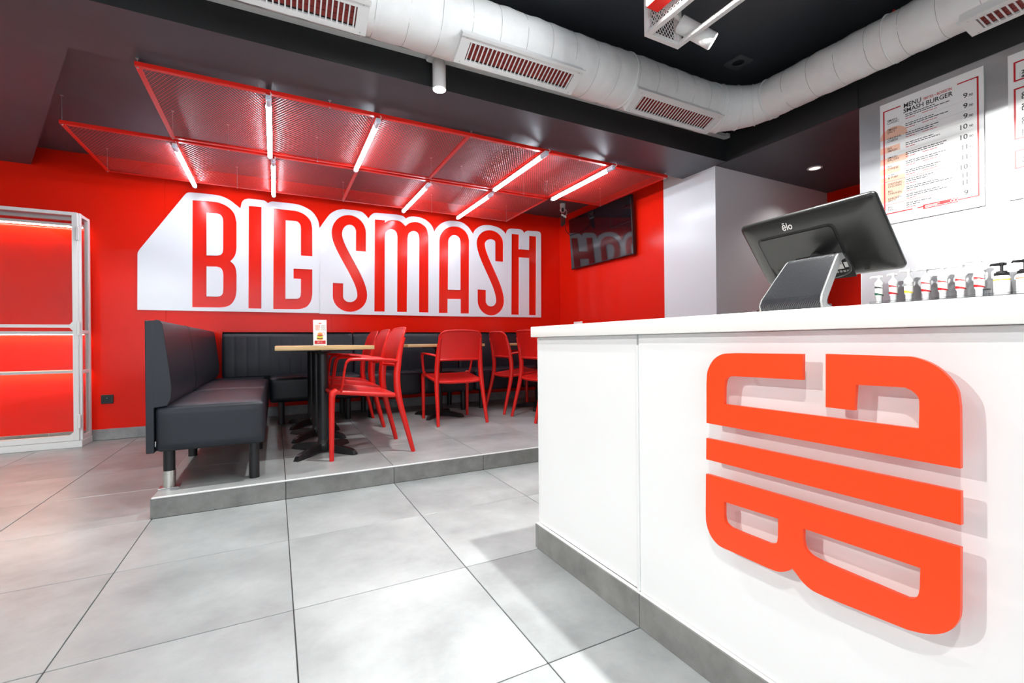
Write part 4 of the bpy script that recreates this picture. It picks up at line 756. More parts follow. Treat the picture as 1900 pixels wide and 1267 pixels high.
# ---------------------------------------------------------------- booth seats
LB, BP = M['leather'], M['leather_back']
def leg(parent, x, y, ztop, sleeve=False):
    o = att(MB().tube([(x, y, PZ + 0.0005), (x, y, ztop)], 0.027, M['black_metal'], 20).build('leg'), parent)
    if sleeve:
        s = MB().lathe([(0.0285, 0.0), (0.0285, 0.088), (0.0272, 0.0885)], M['chrome'], 24, (x, y, PZ + 0.004)).build('sleeve', o); part_label(s, 'chrome sleeve on the leg nearest the step corner')
        MB().box(x - 0.047, x + 0.047, y - 0.03, y + 0.036, PZ + 0.0004, PZ + 0.0045, M['steel'], 0.001).build('base_plate', o, smooth=False)
    return o
bench = thing('booth_bench', 'dark navy booth bench along the left edge of the platform, its end facing the camera', 'bench', (0.25, 2.2, PZ), group=None)
att(MB().box(-0.036, -0.001, 1.2795, 3.80, 0.311, 0.9935, LB, 0.003).build('back_panel'), bench)
for y0, y1 in ((1.280, 2.125), (2.130, 3.645)):
    mb = MB()
    # padded back: thicker at the foot, rounded top; profile in x-z swept along y with soft ends
    prof = [(-0.004, 0.545), (-0.004, 0.9925), (0.010, 0.996), (0.024, 0.992), (0.033, 0.975), (0.040, 0.92), (0.049, 0.84), (0.060, 0.74), (0.068, 0.65), (0.066, 0.59), (0.050, 0.552)]
    ys = [0, 0.02, 0.06, 0.14, 0.3, 0.5, 0.7, 0.86, 0.94, 0.98, 1.0]
    vv = []; ff = []; n = len(prof)
    for t in ys:
        e = min(t, 1 - t) * (y1 - y0); k = 1 - 0.10 * math.exp(-e / 0.006) * (0.0 if (t < 0.5 and y0 < 1.3) else 1.0)
        for x, z in prof: vv.append((-0.002 + (x + 0.002) * k * (1.0 if x < 0.02 else 1.04), y0 + t * (y1 - y0), 0.545 + (z - 0.545) * (1 - 0.012 * (1 - k))))
    for i in range(len(ys) - 1):
        for k in range(n): ff.append((i * n + k, i * n + (k + 1) % n, (i + 1) * n + (k + 1) % n, (i + 1) * n + k))
    ff.append(tuple(range(n))); ff.append(tuple((len(ys) - 1) * n + k for k in range(n)))
    bo = att(mb.add(vv, ff, LB).build('backrest', angle=50), bench)
    for yy in (y0 + 0.004, y1 - 0.004):
        MB().tube([(x * (1.035 if yy < 1.3 else 0.9), yy, z) for x, z in prof[2:]], 0.0028, M['piping'], 6).build('piping', bo)
for y0, y1 in ((1.279, 2.195), (2.199, 3.15)):
    so = att(MB().cushion(0.0, 0.499, y0, y1, 0.312, 0.548, 0.022, LB, bulge={'+z': 0.014}, fine=9).build('seat', angle=60), bench)
att(MB().box(0.0, 0.46, 3.151, 3.64, 0.33, 0.54, LB, 0.01).build('seat'), bench)
tg = att(MB().box(0.0035, 0.0065, 1.270, 1.279, 0.345, 0.372, M['ink_grey'], 0.0006).build('care_tag', smooth=False), bench)
leg(bench, 0.045, 1.375, 0.315, True)
for x, y in ((0.442, 1.362), (0.045, 2.16), (0.442, 2.16), (0.045, 2.95)): leg(bench, x, y, 0.315)

def back_bench(x0, x1, lab):
    t = thing('booth_bench', lab, 'bench', ((x0 + x1) / 2, 3.45, PZ), group='booth benches along the red wall')
    att(MB().box(x0 + 0.002, x1 - 0.002, 3.765, 3.808, 0.30, 0.985, BP, 0.006).build('back_panel'), t)
    # channelled backrest
    W_ = x1 - x0 - 0.006; nch = max(3, round(W_ / 0.105)); nu = nch * 8
    def fn(u, v):
        c = abs(math.sin(PI * u * nch)); c = c ** 0.16
        edge = min(u, 1 - u) * W_; soft = 1 - math.exp(-edge / 0.012) * 0.8
        z = 0.545 + 0.447 * v
        bellyy = 3.655 + 0.055 * v - 0.02 * math.sin(PI * min(1, v * 1.1))
        if v > 0.93: bellyy += (v - 0.93) ** 2 * 9
        return (x0 + 0.003 + W_ * u, bellyy - 0.0024 * c * soft + 0.010 * (1 - soft), z - (0.004 * (1 - c) if v > 0.95 else 0))
    att(MB().grid(fn, nu, 16, LB).add([(x0 + 0.003, 3.72, 0.99), (x1 - 0.003, 3.72, 0.99), (x1 - 0.003, 3.77, 0.985), (x0 + 0.003, 3.77, 0.985)], [(0, 1, 2, 3)], LB)
        .add([(x0 + 0.003, 3.70, 0.545), (x0 + 0.003, 3.77, 0.545), (x0 + 0.003, 3.77, 0.985), (x0 + 0.003, 3.735, 0.985)], [(0, 1, 2, 3)], LB).build('backrest', angle=70), t)
    a = max(x0, 0.502)
    xm = (a + x1) / 2
    for p, q in ((a + 0.002, xm - 0.001), (xm + 0.001, x1 - 0.002)):
        att(MB().cushion(p, q, 3.15, 3.70, 0.318, 0.552, 0.026, LB, bulge={'+z': 0.012}, fine=9).build('seat', angle=60), t)
    for x in (a + 0.10, x1 - 0.12):
        for y in (3.22, 3.68): leg(t, x, y, 0.325)
    return t
back_bench(0.085, 1.323, 'dark channelled bench against the red wall, in the corner behind the card on the table')
back_bench(1.327, 2.560, 'dark channelled bench against the red wall, middle one behind the chair seen from the back')
back_bench(2.564, 3.800, 'dark channelled bench against the red wall, last one towards the counter')

# ---------------------------------------------------------------- tables
def table(x, y, w, d, lab):
    t = thing('bistro_table', lab, 'table', (x, y, PZ), group='oak-topped bistro tables')
    att(MB().box(x - w / 2, x + w / 2, y - d / 2, y + d / 2, 0.824, 0.851, M['oak'], 0.0025, seg=2).build('table_top'), t)
    mp = MB().box(x - 0.17, x + 0.17, y - 0.025, y + 0.025, 0.812, 0.8235, M['black_metal'], 0.003); mp.box(x - 0.025, x + 0.025, y - 0.17, y + 0.17, 0.812, 0.8235, M['black_metal'], 0.003)
    mp.tube([(x, y, 0.79), (x, y, 0.813)], [0.036, 0.06], M['black_metal'], 20)
    att(mb_build(mp, 'mounting_plate'), t)
    att(MB().tube([(x, y, PZ + 0.03), (x, y, 0.80)], 0.0365, M['black_metal'], 24).build('column'), t)
    bs = att(MB().lathe([(0.046, 0.0), (0.052, 0.012), (0.052, 0.040), (0.042, 0.052), (0.038, 0.075)], M['black_metal'], 24, (x, y, PZ + 0.012)).build('base_hub'), t)
    for ang in (49, 131, 229, 311):
        a = math.radians(ang); c, s = math.cos(a), math.sin(a); mtx = Matrix(((c, -s, 0, x), (s, c, 0, y), (0, 0, 1, PZ), (0, 0, 0, 1)))
        mb = MB(); pr = [(0.02, 0.022, 0.020, 0.066), (0.12, 0.022, 0.012, 0.058), (0.245, 0.021, 0.002, 0.040), (0.268, 0.020, 0.002, 0.030), (0.285, 0.018, 0.002, 0.012)]
        v = []
        for u, hw, za, zb in pr: v += [(u, -hw, za), (u, hw, za), (u, hw * 0.72, zb), (u, -hw * 0.72, zb)]
        f = [(0, 3, 2, 1), tuple(4 * (len(pr) - 1) + k for k in range(4))]
        for i in range(len(pr) - 1):
            for k in range(4): f.append((i * 4 + k, i * 4 + (k + 1) % 4, (i + 1) * 4 + (k + 1) % 4, (i + 1) * 4 + k))
        mb.add(v, f, M['black_metal'], mtx); att(mb.build('foot', smooth=False), t)
    return t
def mb_build(mb, n): return mb.build(n)
table(0.852, 1.832, 0.60, 0.60, 'oak bistro table nearest the camera, with the printed card on it')
table(0.857, 2.438, 0.60, 0.59, 'oak bistro table in the left row, second from the camera')
table(0.857, 3.035, 0.60, 0.58, 'oak bistro table in the left row, the one by the red wall')
table(2.060, 2.930, 0.79, 0.60, 'wide oak bistro table behind the red chair seen from the back')
table(3.240, 2.890, 0.60, 0.60, 'oak bistro table between the two chairs beside the counter and the wall')
table(3.250, 2.270, 0.60, 0.60, 'oak bistro table mostly hidden behind the end of the counter')

# printed card in a stand on the first table
fl = thing('table_card', 'small white printed card standing on the nearest table', 'card', (0.83, 1.75, 0.8512))
CM = plane_mtx((0.787, 1.7525, 0.8515), (1, 0, 0), (0, 0.04, 1))
att(MB().prism([[(0, 0.002), (0.085, 0.002), (0.085, 0.178), (0, 0.178)]], -0.0022, 0.0, M['board_white'], CM).build('card', smooth=False), fl)
att(MB().box(0.770, 0.872, 1.745, 1.795, 0.8512, 0.8545, M['acrylic'], 0.0006).build('stand_foot', smooth=False), fl)
pm = MB(); Z = 0.0006
pm.prism([[(0.007, 0.012), (0.078, 0.012), (0.078, 0.036), (0.007, 0.036)]], 0.0001, Z, M['ink_red'], CM)
def disc(cx, cy, rx, ry, m, a0=0, a1=360, z=Z):
    n = 14; P = [(cx + rx * math.cos(math.radians(a0 + (a1 - a0) * k / n)), cy + ry * math.sin(math.radians(a0 + (a1 - a0) * k / n))) for k in range(n + (1 if a1 - a0 < 360 else 0))]
    pm.prism([P], 0.0001, z, m, CM)
disc(0.042, 0.045, 0.020, 0.006, M['orange_label']); disc(0.042, 0.052, 0.022, 0.005, M['ink_black'], z=0.0008); disc(0.042, 0.058, 0.020, 0.005, M['yellow'], z=0.0009)
disc(0.042, 0.066, 0.022, 0.006, M['leaf'], z=0.001); disc(0.042, 0.072, 0.018, 0.005, M['ink_red'], z=0.0011); disc(0.042, 0.078, 0.016, 0.013, M['orange_label'], 0, 180, z=0.0012)
pm.prism([circle(0.063, 0.082, 0.010, 16), circle(0.063, 0.082, 0.008, 16)], 0.0001, 0.0012, M['ink_red'], CM)
text_into(pm, '3·1·1', 0.026, 0.019, 0.016, M['ink_white'], CM, z=0.0012)
pm.prism([[(0.034, 0.150), (0.052, 0.150), (0.052, 0.158), (0.034, 0.158)]], 0.0001, Z, M['ink_salmon'], CM)
random.seed(3)
for bx_, mt in ((0.013, M['ink_salmon']), (0.050, M['ink_grey'])):
    for k in range(6):
        xx = bx_
        while xx < bx_ + 0.028:
            w = random.uniform(0.005, 0.012); w = min(w, bx_ + 0.030 - xx)
            pm.prism([[(xx, 0.106 + k * 0.0066), (xx + w, 0.106 + k * 0.0066), (xx + w, 0.110 + k * 0.0066), (xx, 0.110 + k * 0.0066)]], 0.0001, Z, mt, CM); xx += w + 0.0018
att(pm.build('print', smooth=False), fl)
f2 = thing('table_card', 'white printed card just showing its top edge behind the counter', 'card', (3.3, 2.19, 0.8512))
att(MB().box(3.297, 3.3, 2.115, 2.262, 0.852, 1.064, M['board_white']).build('card', smooth=False), f2)
att(MB().box(3.27, 3.33, 2.12, 2.258, 0.8512, 0.8545, M['acrylic']).build('stand_foot', smooth=False), f2)

# ---------------------------------------------------------------- red resin armchair (faces +y)
RP = M['red_plastic']
def chair_proto():
    t = thing('armchair', '', 'chair', (0, 0, 0), group='red resin armchairs')
    for s in (-1, 1):
        # front leg up to the seat corner
        P = smooth_path([(s * 0.232, 0.266, 0.0), (s * 0.233, 0.264, 0.20), (s * 0.234, 0.262, 0.38), (s * 0.233, 0.256, 0.432), (s * 0.224, 0.232, 0.450)], 5)
        n = len(P); r = [0.0145 + 0.008 * min(1, i / n * 1.15) for i in range(n)]
        att(MB().tube(P, r, RP, 14, sx=1.0).build('leg'), t)
        # rear leg running on as back upright
        Q = smooth_path([(s * 0.238, -0.270, 0.0), (s * 0.231, -0.232, 0.15), (s * 0.226, -0.194, 0.30), (s * 0.221, -0.172, 0.41), (s * 0.215, -0.166, 0.52), (s * 0.208, -0.178, 0.63), (s * 0.203, -0.198, 0.73), (s * 0.196, -0.222, 0.80)], 5)
        n = len(Q); r = [0.0145 + 0.0085 * min(1, i / n * 2.4) - 0.010 * max(0, (i / n - 0.66) / 0.34) for i in range(n)]
        att(MB().tube(Q, r, RP, 14).build('leg'), t)
        # arm: from the upright forward, bends down to the seat side
        A = [(s * 0.208, -0.176, 0.632), (s * 0.232, -0.12, 0.643), (s * 0.252, -0.03, 0.650), (s * 0.262, 0.07, 0.655), (s * 0.264, 0.135, 0.656), (s * 0.264, 0.160, 0.650), (s * 0.263, 0.176, 0.630), (s * 0.258, 0.186, 0.580), (s * 0.248, 0.196, 0.50), (s * 0.236, 0.204, 0.455), (s * 0.215, 0.208, 0.438)]
        A = smooth_path(A, 4); n = len(A)
        r = [0.0175 if i < n * 0.45 else 0.0175 - 0.005 * min(1, (i / n - 0.45) / 0.2) for i in range(n)]
        att(MB().tube(A, r, RP, 12, up=(0, 0, 1), sx=0.62).build('armrest'), t)
    # seat: dished sheet with rolled front edge and side rails
    def fn(u, v):
        x = (u - 0.5) * (0.428 + 0.02 * v); y = -0.176 + 0.436 * v
        z = 0.404 + 0.046 * v + 0.004 * (2 * u - 1) ** 2 - 0.012 * (1 - (2 * u - 1) ** 2) * math.sin(PI * min(1, v * 1.05))
        if v > 0.9: z -= (v - 0.9) ** 2 * 2.2
        return (x, y, z)
    seat = MB().grid(fn, 14, 18, RP, thick=(0, 0, -0.016))
    for s in (-1, 1):
        seat.tube(smooth_path([(s * 0.214, -0.168, 0.398), (s * 0.219, -0.05, 0.410), (s * 0.222, 0.10, 0.428), (s * 0.224, 0.235, 0.443)], 4), 0.0165, RP, 10, sx=0.95)
    seat.tube(smooth_path([(-0.224, 0.240, 0.441), (-0.1, 0.256, 0.436), (0.1, 0.256, 0.436), (0.224, 0.240, 0.441)], 4), 0.013, RP, 10)
    seat.tube(smooth_path([(-0.214, -0.168, 0.396), (-0.1, -0.182, 0.388), (0.1, -0.182, 0.388), (0.214, -0.168, 0.396)], 4), 0.0135, RP, 10)
    att(seat.build('seat', angle=60), t)
    # backrest shell: curved, raked, rounded top corners, rim
    Wb, z0, z1, rc = 0.208, 0.602, 0.866, 0.072
    def top(x):
        a = abs(x) - (Wb - rc)
        return z1 - 0.004 * (x / Wb) ** 2 - (rc - math.sqrt(max(0, rc * rc - a * a)) if a > 0 else 0) * 0.85
    def yb(x, z):
        k = (z - 0.60) / 0.265
        return -0.172 - 0.022 * k - 0.046 * k * k - 0.030 * (1 - (x / Wb) ** 2) * (0.9 - 0.3 * k)
    def fb(u, v):
        x = (2 * u - 1) * Wb * (1 - 0.02 * v); z = z0 + 0.004 * (1 - (2 * u - 1) ** 2) + (top(x) - z0) * v
        return (x, yb(x, z), z)
    back = MB().grid(fb, 22, 12, RP, thick=(0, 0.011, 0))
    rim = [fb(i / 22, 1) for i in range(23)]
    side_l = [fb(0, j / 8) for j in range(8)]; side_r = [fb(1, 1 - j / 8) for j in range(1, 9)]
    back.tube([Vector(p) + Vector((0, 0.004, 0)) for p in side_l + rim + side_r], 0.0085, RP, 8)
    back.tube([Vector(fb(i / 14, 0)) + Vector((0, 0.004, -0.004)) for i in range(15)], 0.0125, RP, 8)
    att(back.build('backrest', angle=50), t)
    return t
c0 = chair_proto(); c0.location = (1.134, 1.757, PZ); c0.rotation_euler = (0, 0, PI / 2 + 0.02); c0['label'] = 'red armchair nearest the camera, in side view at the first table'
copy_at(c0, (1.152, 2.335, PZ), PI / 2 - 0.01, 'red armchair in the left row, middle one of the three in side view')
copy_at(c0, (1.165, 2.900, PZ), PI / 2, 'red armchair in the left row, farthest of the three in side view')
copy_at(c0, (2.100, 2.588, PZ), -0.03, 'red armchair seen straight from the back, pushed up to the wide table')
copy_at(c0, (2.945, 2.888, PZ), -PI / 2, 'red armchair turned right, just beyond the one half hidden by the counter')
copy_at(c0, (2.963, 2.268, PZ), -PI / 2, 'red armchair half hidden behind the counter end')

# ---------------------------------------------------------------- glass display cabinet with lit shelves on the left
cab = thing('display_cabinet', 'white framed glass display cabinet with lit shelves on the left', 'cabinet', (-1.75, 3.68, 0))
X0, X1, Y0, Y1 = -2.60, -0.930, 3.548, 3.800
def cb(name, *a, m='fixture_white', bev=0.002, lab=None):
    o = att(MB().box(*a, M[m], bev).build(name, smooth=False), cab)
    if lab: part_label(o, lab)
    return o
cb('base', X0, X1 + 0.004, Y0 - 0.004, Y1, 0.0005, 0.055); cb('base', X0 + 0.03, X1 - 0.005, Y0 + 0.03, Y1, 0.055, 0.075)
FW = 0.036
def frame_door(xa, xb):
    d = MB(); z0, z1 = 0.058, 2.012; y0, y1 = Y0, Y0 + 0.022
    d.box(xb - FW, xb, y0, y1, z0, z1, M['fixture_white'], 0.0015).box(xa, xa + FW, y0, y1, z0, z1, M['fixture_white'], 0.0015)
    d.box(xa + FW, xb - FW, y0, y1, z1 - 0.028, z1, M['fixture_white'], 0.0015).box(xa + FW, xb - FW, y0, y1, z0, z0 + 0.045, M['fixture_white'], 0.0015)
    d.box(xa + FW, xb - FW, y0, y1, 1.024, 1.050, M['fixture_white'], 0.0015)
    for za, zb, sg in ((z0 + 0.045, z0 + 0.075, 1), (1.037, 1.075, 1), (1.037, 0.999, -1)):
        d.prism([[(xb - FW, za), (xb - FW, zb), (xb - FW - 0.03, za)]], -y1 + 0.0008, -y0 - 0.0008, M['fixture_white'], Matrix(((1, 0, 0, 0), (0, 0, -1, 0), (0, 1, 0, 0), (0, 0, 0, 1))))
    o = att(d.build('door', smooth=False), cab)
    MB().box(xa + FW - 0.004, xb - FW + 0.004, Y0 + 0.008, Y0 + 0.012, z0 + 0.04, z1 - 0.025, M['glass']).build('pane', o, smooth=False)
    for z in (1.83, 1.02, 0.22): MB().box(xb - 0.008, xb + 0.012, Y0 - 0.010, Y0 + 0.006, z - 0.06, z + 0.06, M['fixture_white'], 0.003).build('hinge', o, smooth=False)
frame_door(-1.775, X1 - 0.016); frame_door(X0, -1.785)
# side panel on the right: post, rails, pane
cb('side_frame', X1 - 0.030, X1, Y0 + 0.024, Y0 + 0.050, 0.058, 2.012); cb('side_frame', X1 - 0.030, X1, Y1 - 0.040, Y1, 0.058, 2.012)
for z0, z1 in ((1.984, 2.012), (0.975, 1.003), (0.628, 0.658), (0.058, 0.095)): cb('side_rail', X1 - 0.024, X1 - 0.002, Y0 + 0.05, Y1 - 0.04, z0, z1)
cb('side_pane', X1 - 0.014, X1 - 0.010, Y0 + 0.046, Y1 - 0.036, 0.09, 1.988, m='glass', bev=0)
cb('top_frame', X0, X1 - 0.0305, Y1 - 0.030, Y1, 1.984, 2.012); cb('top_pane', X0 + 0.02, X1 - 0.02, Y0 + 0.02, Y1 - 0.02, 2.004, 2.010, m='glass', bev=0)
for z, nm in ((1.930, 'light_rail'), (0.972, 'shelf'), (0.634, 'shelf')):
    s = cb(nm, X0 + 0.02, X1 - 0.034, Y1 - 0.062 if nm == 'light_rail' else Y0 + 0.028, Y1 - 0.005, z, z + 0.022)
    l = MB().box(X0 + 0.03, X1 - 0.045, Y1 - 0.026, Y1 - 0.014, z - 0.005, z - 0.0003, M['led_warm']).build('led_strip', s, smooth=False)

# wall socket
so = thing('wall_socket', 'black wall socket low on the red wall beside the cabinet', 'socket', (-0.826, 3.827, 0.373))
att(MB().box(-0.870, -0.782, 3.815, 3.8268, 0.333, 0.414, M['black_plastic'], 0.002).build('plate', smooth=False), so)
SM = WM(3.8148); q = MB().prism([circle(-0.826, 0.373, 0.026, 24), circle(-0.826, 0.373, 0.021, 24)], 0.0, 0.003, M['grey_plastic'], SM)
for dx in (-0.0095, 0.0095): q.prism([circle(-0.826 + dx, 0.373, 0.003, 10)], 0.0, 0.001, M['hole_black'], SM)
q.prism([circle(-0.826, 0.385, 0.003, 10)], 0.0, 0.004, M['steel'], SM)
att(q.build('socket_well', smooth=False), so)

# ---------------------------------------------------------------- television and small camera in the corner
tv = thing('television', 'black flat television tilted on the red wall at the end of the booth', 'television', (4.09, 2.84, 2.16))
TM = Matrix.Translation((4.078, 2.838, 2.155)) @ Matrix.Rotation(math.radians(-3.2), 4, 'Y')
att(MB().box(-0.006, 0.035, -0.600, 0.600, -0.332, 0.332, M['black_plastic'], 0.004, mtx=TM).build('housing', smooth=False), tv)
att(MB().box(-0.0068, -0.0058, -0.592, 0.592, -0.320, 0.325, M['tv_screen'], mtx=TM).build('screen', smooth=False), tv)
att(MB().box(0.033, 0.062, -0.3, 0.3, -0.2, 0.12, M['black_plastic'], 0.006, mtx=TM).build('rear_cover', smooth=False), tv)
br = MB().box(4.128, 4.154, 2.64, 3.04, 2.05, 2.25, M['black_metal'], 0.003); br.tube([(4.14, 2.7, 2.2), (4.11, 2.7, 2.16)], 0.012, M['black_metal'], 8).tube([(4.14, 2.98, 2.2), (4.11, 2.98, 2.16)], 0.012, M['black_metal'], 8)
att(br.build('wall_bracket', smooth=False), tv)
cmx, cmy = 3.822, 3.232
sc = thing('security_camera', 'small white dome camera under the ceiling in the corner by the television', 'camera', (cmx, cmy, RZ))
att(MB().lathe([(0.034, RZ - 0.048), (0.034, RZ - 0.0005)], M['white_plastic'], 24, (cmx, cmy, 0)).build('base'), sc)
hd = MB(); prof = [(0.0001, -0.038)] + [(0.036 * math.cos(math.radians(a)), 0.036 * math.sin(math.radians(a))) for a in range(-80, 61, 14)] + [(0.001, 0.034)]
hd.lathe(prof, M['white_plastic'], 22, (cmx, cmy, RZ - 0.078)); ho = att(hd.build('head'), sc)
dv = (Vector((0.55, -1.66, 0.865)) - Vector((cmx, cmy, RZ - 0.078))).normalized(); cp0 = Vector((cmx, cmy, RZ - 0.080))
le = MB().tube([cp0 + dv * 0.020 + Vector((0, 0, 0.014)), cp0 + dv * 0.0385 + Vector((0, 0, 0.012))], 0.017, M['black_plastic'], 16); le.tube([cp0 + dv * 0.020 - Vector((0, 0, 0.008)), cp0 + dv * 0.040 - Vector((0, 0, 0.008))], 0.017, M['screen'], 16)
le.build('lens', ho)
cl = MB().box(cmx - 0.025, cmx + 0.055, cmy - 0.012, cmy + 0.012, RZ - 0.160, RZ - 0.135, M['white_plastic'], 0.008, seg=2, mtx=Matrix.Translation((cmx, cmy, RZ - 0.147)) @ Matrix.Rotation(0.35, 4, 'Y') @ Matrix.Translation((-cmx, -cmy, -RZ + 0.147)))
att(cl.build('cable_clip'), sc)
att(MB().tube(smooth_path([(cmx + 0.03, cmy, RZ - 0.055), (cmx + 0.062, cmy, RZ - 0.09), (cmx + 0.058, cmy, RZ - 0.13), (cmx + 0.03, cmy, RZ - 0.15)], 6), 0.0028, M['white_plastic'], 8).build('cable'), sc)
for k, (dx, dz) in enumerate(((-0.022, 0.285), (-0.010, 0.275), (0.006, 0.262))):
    att(MB().tube(smooth_path([(cmx + dx, cmy, RZ - 0.15), (cmx + dx - 0.006, cmy, RZ - 0.2), (cmx + dx - 0.002, cmy - 0.004, RZ - dz), (cmx + dx + 0.018, cmy, RZ - dz + 0.012), (cmx + dx + 0.022, cmy, RZ - 0.19), (cmx + dx + 0.018, cmy, RZ - 0.15)], 6), 0.0042, M['rubber'], 8).build('cable_loop'), sc)
att(MB().tube(smooth_path([(cmx + 0.036, cmy, RZ - 0.16), (cmx + 0.05, cmy + 0.02, RZ - 0.25), (cmx + 0.12, cmy + 0.10, RZ - 0.31), (4.10, 3.455, RZ - 0.345), (4.125, 3.452, RZ - 0.35)], 8), 0.0036, M['rubber'], 8).build('cable'), sc)

# ---------------------------------------------------------------- point-of-sale terminal on the worktop
WZ = 0.9268
pos = thing('till_terminal', 'black touch-screen till with a carbon-look stand on the worktop, seen from the back', 'till', (1.80, -0.92, WZ))
ya, ti = -0.069, 0.649
n0 = Vector((-math.cos(ya), -math.sin(ya), 0)); R_ = Vector((math.sin(ya), -math.cos(ya), 0)); U_ = Vector((0, 0, math.cos(ti))) + n0 * math.sin(ti)
PM = plane_mtx((1.882, -0.911, 1.121), R_, U_)                    # local x right, y up (seen from the back), z towards the customer
sw, sh = 0.370, 0.216
bk = MB(); loops = []
secs = [(0.0, 0.0, 0.012), (0.004, 0.0, 0.012), (-0.004, -0.006, 0.012)]
def shell(mb, secs, m):
    v = []; f = []; n = None
    for ins, z, r in secs:
        P = rrect(-sw / 2 + ins, sw / 2 - ins, -sh / 2 + ins, sh / 2 - ins, r, 6); n = len(P); v += [(p[0], p[1], z) for p in P]
    for i in range(len(secs) - 1):
        for k in range(n): f.append((i * n + k, i * n + (k + 1) % n, (i + 1) * n + (k + 1) % n, (i + 1) * n + k))
    f.append(tuple(range(n - 1, -1, -1))); f.append(tuple((len(secs) - 1) * n + k for k in range(n)))
    mb.add(v, f, m, PM)
shell(bk, [(0.001, -0.014, 0.011), (0.0, -0.012, 0.012), (0.0, -0.004, 0.012), (0.003, 0.001, 0.012), (0.010, 0.004, 0.014), (0.030, 0.010, 0.016), (0.050, 0.0125, 0.014)], M['grey_plastic'])
att(bk.build('rear_shell', angle=50), pos)
att(MB().prism([rrect(-sw / 2 + 0.004, sw / 2 - 0.004, -sh / 2 + 0.004, sh / 2 - 0.004, 0.010, 5)], -0.0165, -0.0142, M['screen'], PM).build('screen', smooth=False), pos)
# raised rear cover with a dark groove around it
gx0, gx1, gy0, gy1 = -0.134, 0.076, -0.090, 0.056
att(MB().prism([rrect(gx0 - 0.006, gx1 + 0.006, gy0 - 0.006, gy1 + 0.006, 0.014, 5), rrect(gx0, gx1, gy0, gy1, 0.010, 5)], 0.0118, 0.0132, M['hole_black'], PM).build('groove', smooth=False), pos)
cv = MB(); cv.prism([rrect(gx0, gx1, -0.045, gy1, 0.010, 5)], 0.0118, 0.0165, M['grey_plastic'], PM); att(cv.build('rear_cover', smooth=False), pos)
cn = MB(); cn.prism([[(-0.12, -0.104), (gx1 + 0.004, -0.104), (gx1 + 0.004, -0.0455), (-0.12, -0.0455)]], 0.0118, 0.0138, M['hole_black'], PM); att(cn.build('connector_bay', smooth=False), pos)
lbm = MB()
for a in ((0.028, 0.060, -0.075, -0.052), (0.064, 0.078, -0.072, -0.056)): lbm.prism([[(a[0], a[2]), (a[1], a[2]), (a[1], a[3]), (a[0], a[3])]], 0.0138, 0.0143, M['ink_white'], PM)
for k in range(12):
    w = 0.0008 + 0.0014 * ((k * 7) % 5) / 5; lbm.prism([[(0.034 + k * 0.0021, -0.061), (0.034 + k * 0.0021 + w, -0.061), (0.034 + k * 0.0021 + w, -0.056), (0.034 + k * 0.0021, -0.056)]], 0.0143, 0.0146, M['ink_black'], PM)
text_into(lbm, 'CE', 0.012, -0.066, 0.012, M['ink_white'], PM, z=0.0142)
for k in range(7): lbm.prism([[(0.010 + k * 0.009, -0.086), (0.016 + k * 0.009, -0.086), (0.016 + k * 0.009, -0.080), (0.010 + k * 0.009, -0.080)]], 0.0138, 0.0143, M['ink_grey'], PM)
att(lbm.build('rating_label', smooth=False), pos)
lg = MB(); text_into(lg, '\u0113lo', 0, 0, 0.029, M['ink_white'], PM @ plane_mtx((-0.051, 0.071, 0.0118), (1, 0, 0), (0, 1, -0.235)), width=0.029, bold=0.0002, z=0.0004)
lo_ = lg.build('lettering', smooth=False); att(lo_, pos); part_label(lo_, 'small white lettering on the rear shell')
gr = MB()
for i in range(11):
    for j in range(5): gr.prism([circle(0.095 + i * 0.0052, -0.064 + j * 0.0052, 0.0013, 6)], 0.0116, 0.0128, M['hole_black'], PM)
g_ = att(gr.build('speaker_holes', smooth=False), pos); g_['kind'] = 'stuff'
att(MB().prism([[(0.105, -0.088), (0.114, -0.088), (0.114, -0.084), (0.105, -0.084)]], 0.0105, 0.0125, M['hole_black'], PM).build('lock_slot', smooth=False), pos)
def pl3(x, y, z): return PM @ Vector((x, y, z))
att(MB().tube(smooth_path([pl3(0.076, -0.030, 0.016), pl3(0.082, -0.050, 0.022), pl3(0.078, -0.078, 0.024), pl3(0.045, -0.092, 0.022), pl3(-0.01, -0.098, 0.018)], 6), 0.0032, M['rubber'], 8).build('cable'), pos)
# stand: folded sheet with carbon-look front, silver rim, foot running back
ax = Vector((math.cos(ya), math.sin(ya), 0))                      # away from the customer
ay = Vector((math.sin(ya), -math.cos(ya), 0))                     # to the right seen from the front
O = Vector((1.716, -0.943, WZ))
prof = [(0.200, 0.0), (0.040, 0.0), (0.014, 0.004), (0.002, 0.014), (-0.002, 0.028), (0.004, 0.044), (0.048, 0.100), (0.082, 0.142), (0.091, 0.150), (0.104, 0.153)]
def off(P, d):
    out = []
    for i, p in enumerate(P):
        a = Vector(P[max(i - 1, 0)]); b_ = Vector(P[min(i + 1, len(P) - 1)]); t = (b_ - a).normalized(); out.append((p[0] + t.y * d, p[1] - t.x * d))
    return out
pin = off(prof, 0.018); pin[0] = (0.200, 0.010); pin[1] = (0.048, 0.012); pin[-1] = (0.114, 0.140)
sm = plane_mtx(O, ax, (0, 0, 1)); hw_ = 0.084
st = MB(); st.prism([prof + pin[::-1]], -hw_, hw_, M['silver'], sm)
TAP = lambda p: O + (p - O).project(ax) + Vector((0, 0, p.z - O.z)) + ay * (p - O).dot(ay) * (1 - 0.20 * max(0, min(1, (p.z - O.z - 0.03) / 0.12)))
st.v = [tuple(TAP(Vector(q))) for q in st.v]; att(st.build('stand', angle=30), pos)
fr = MB(); v = []; f = []; pp = off(prof[2:], -0.0012); n = len(pp)
for sgn in (-1, 1):
    for p in pp: v.append(O + ax * p[0] + Vector((0, 0, p[1])) + ay * sgn * (hw_ - 0.005))
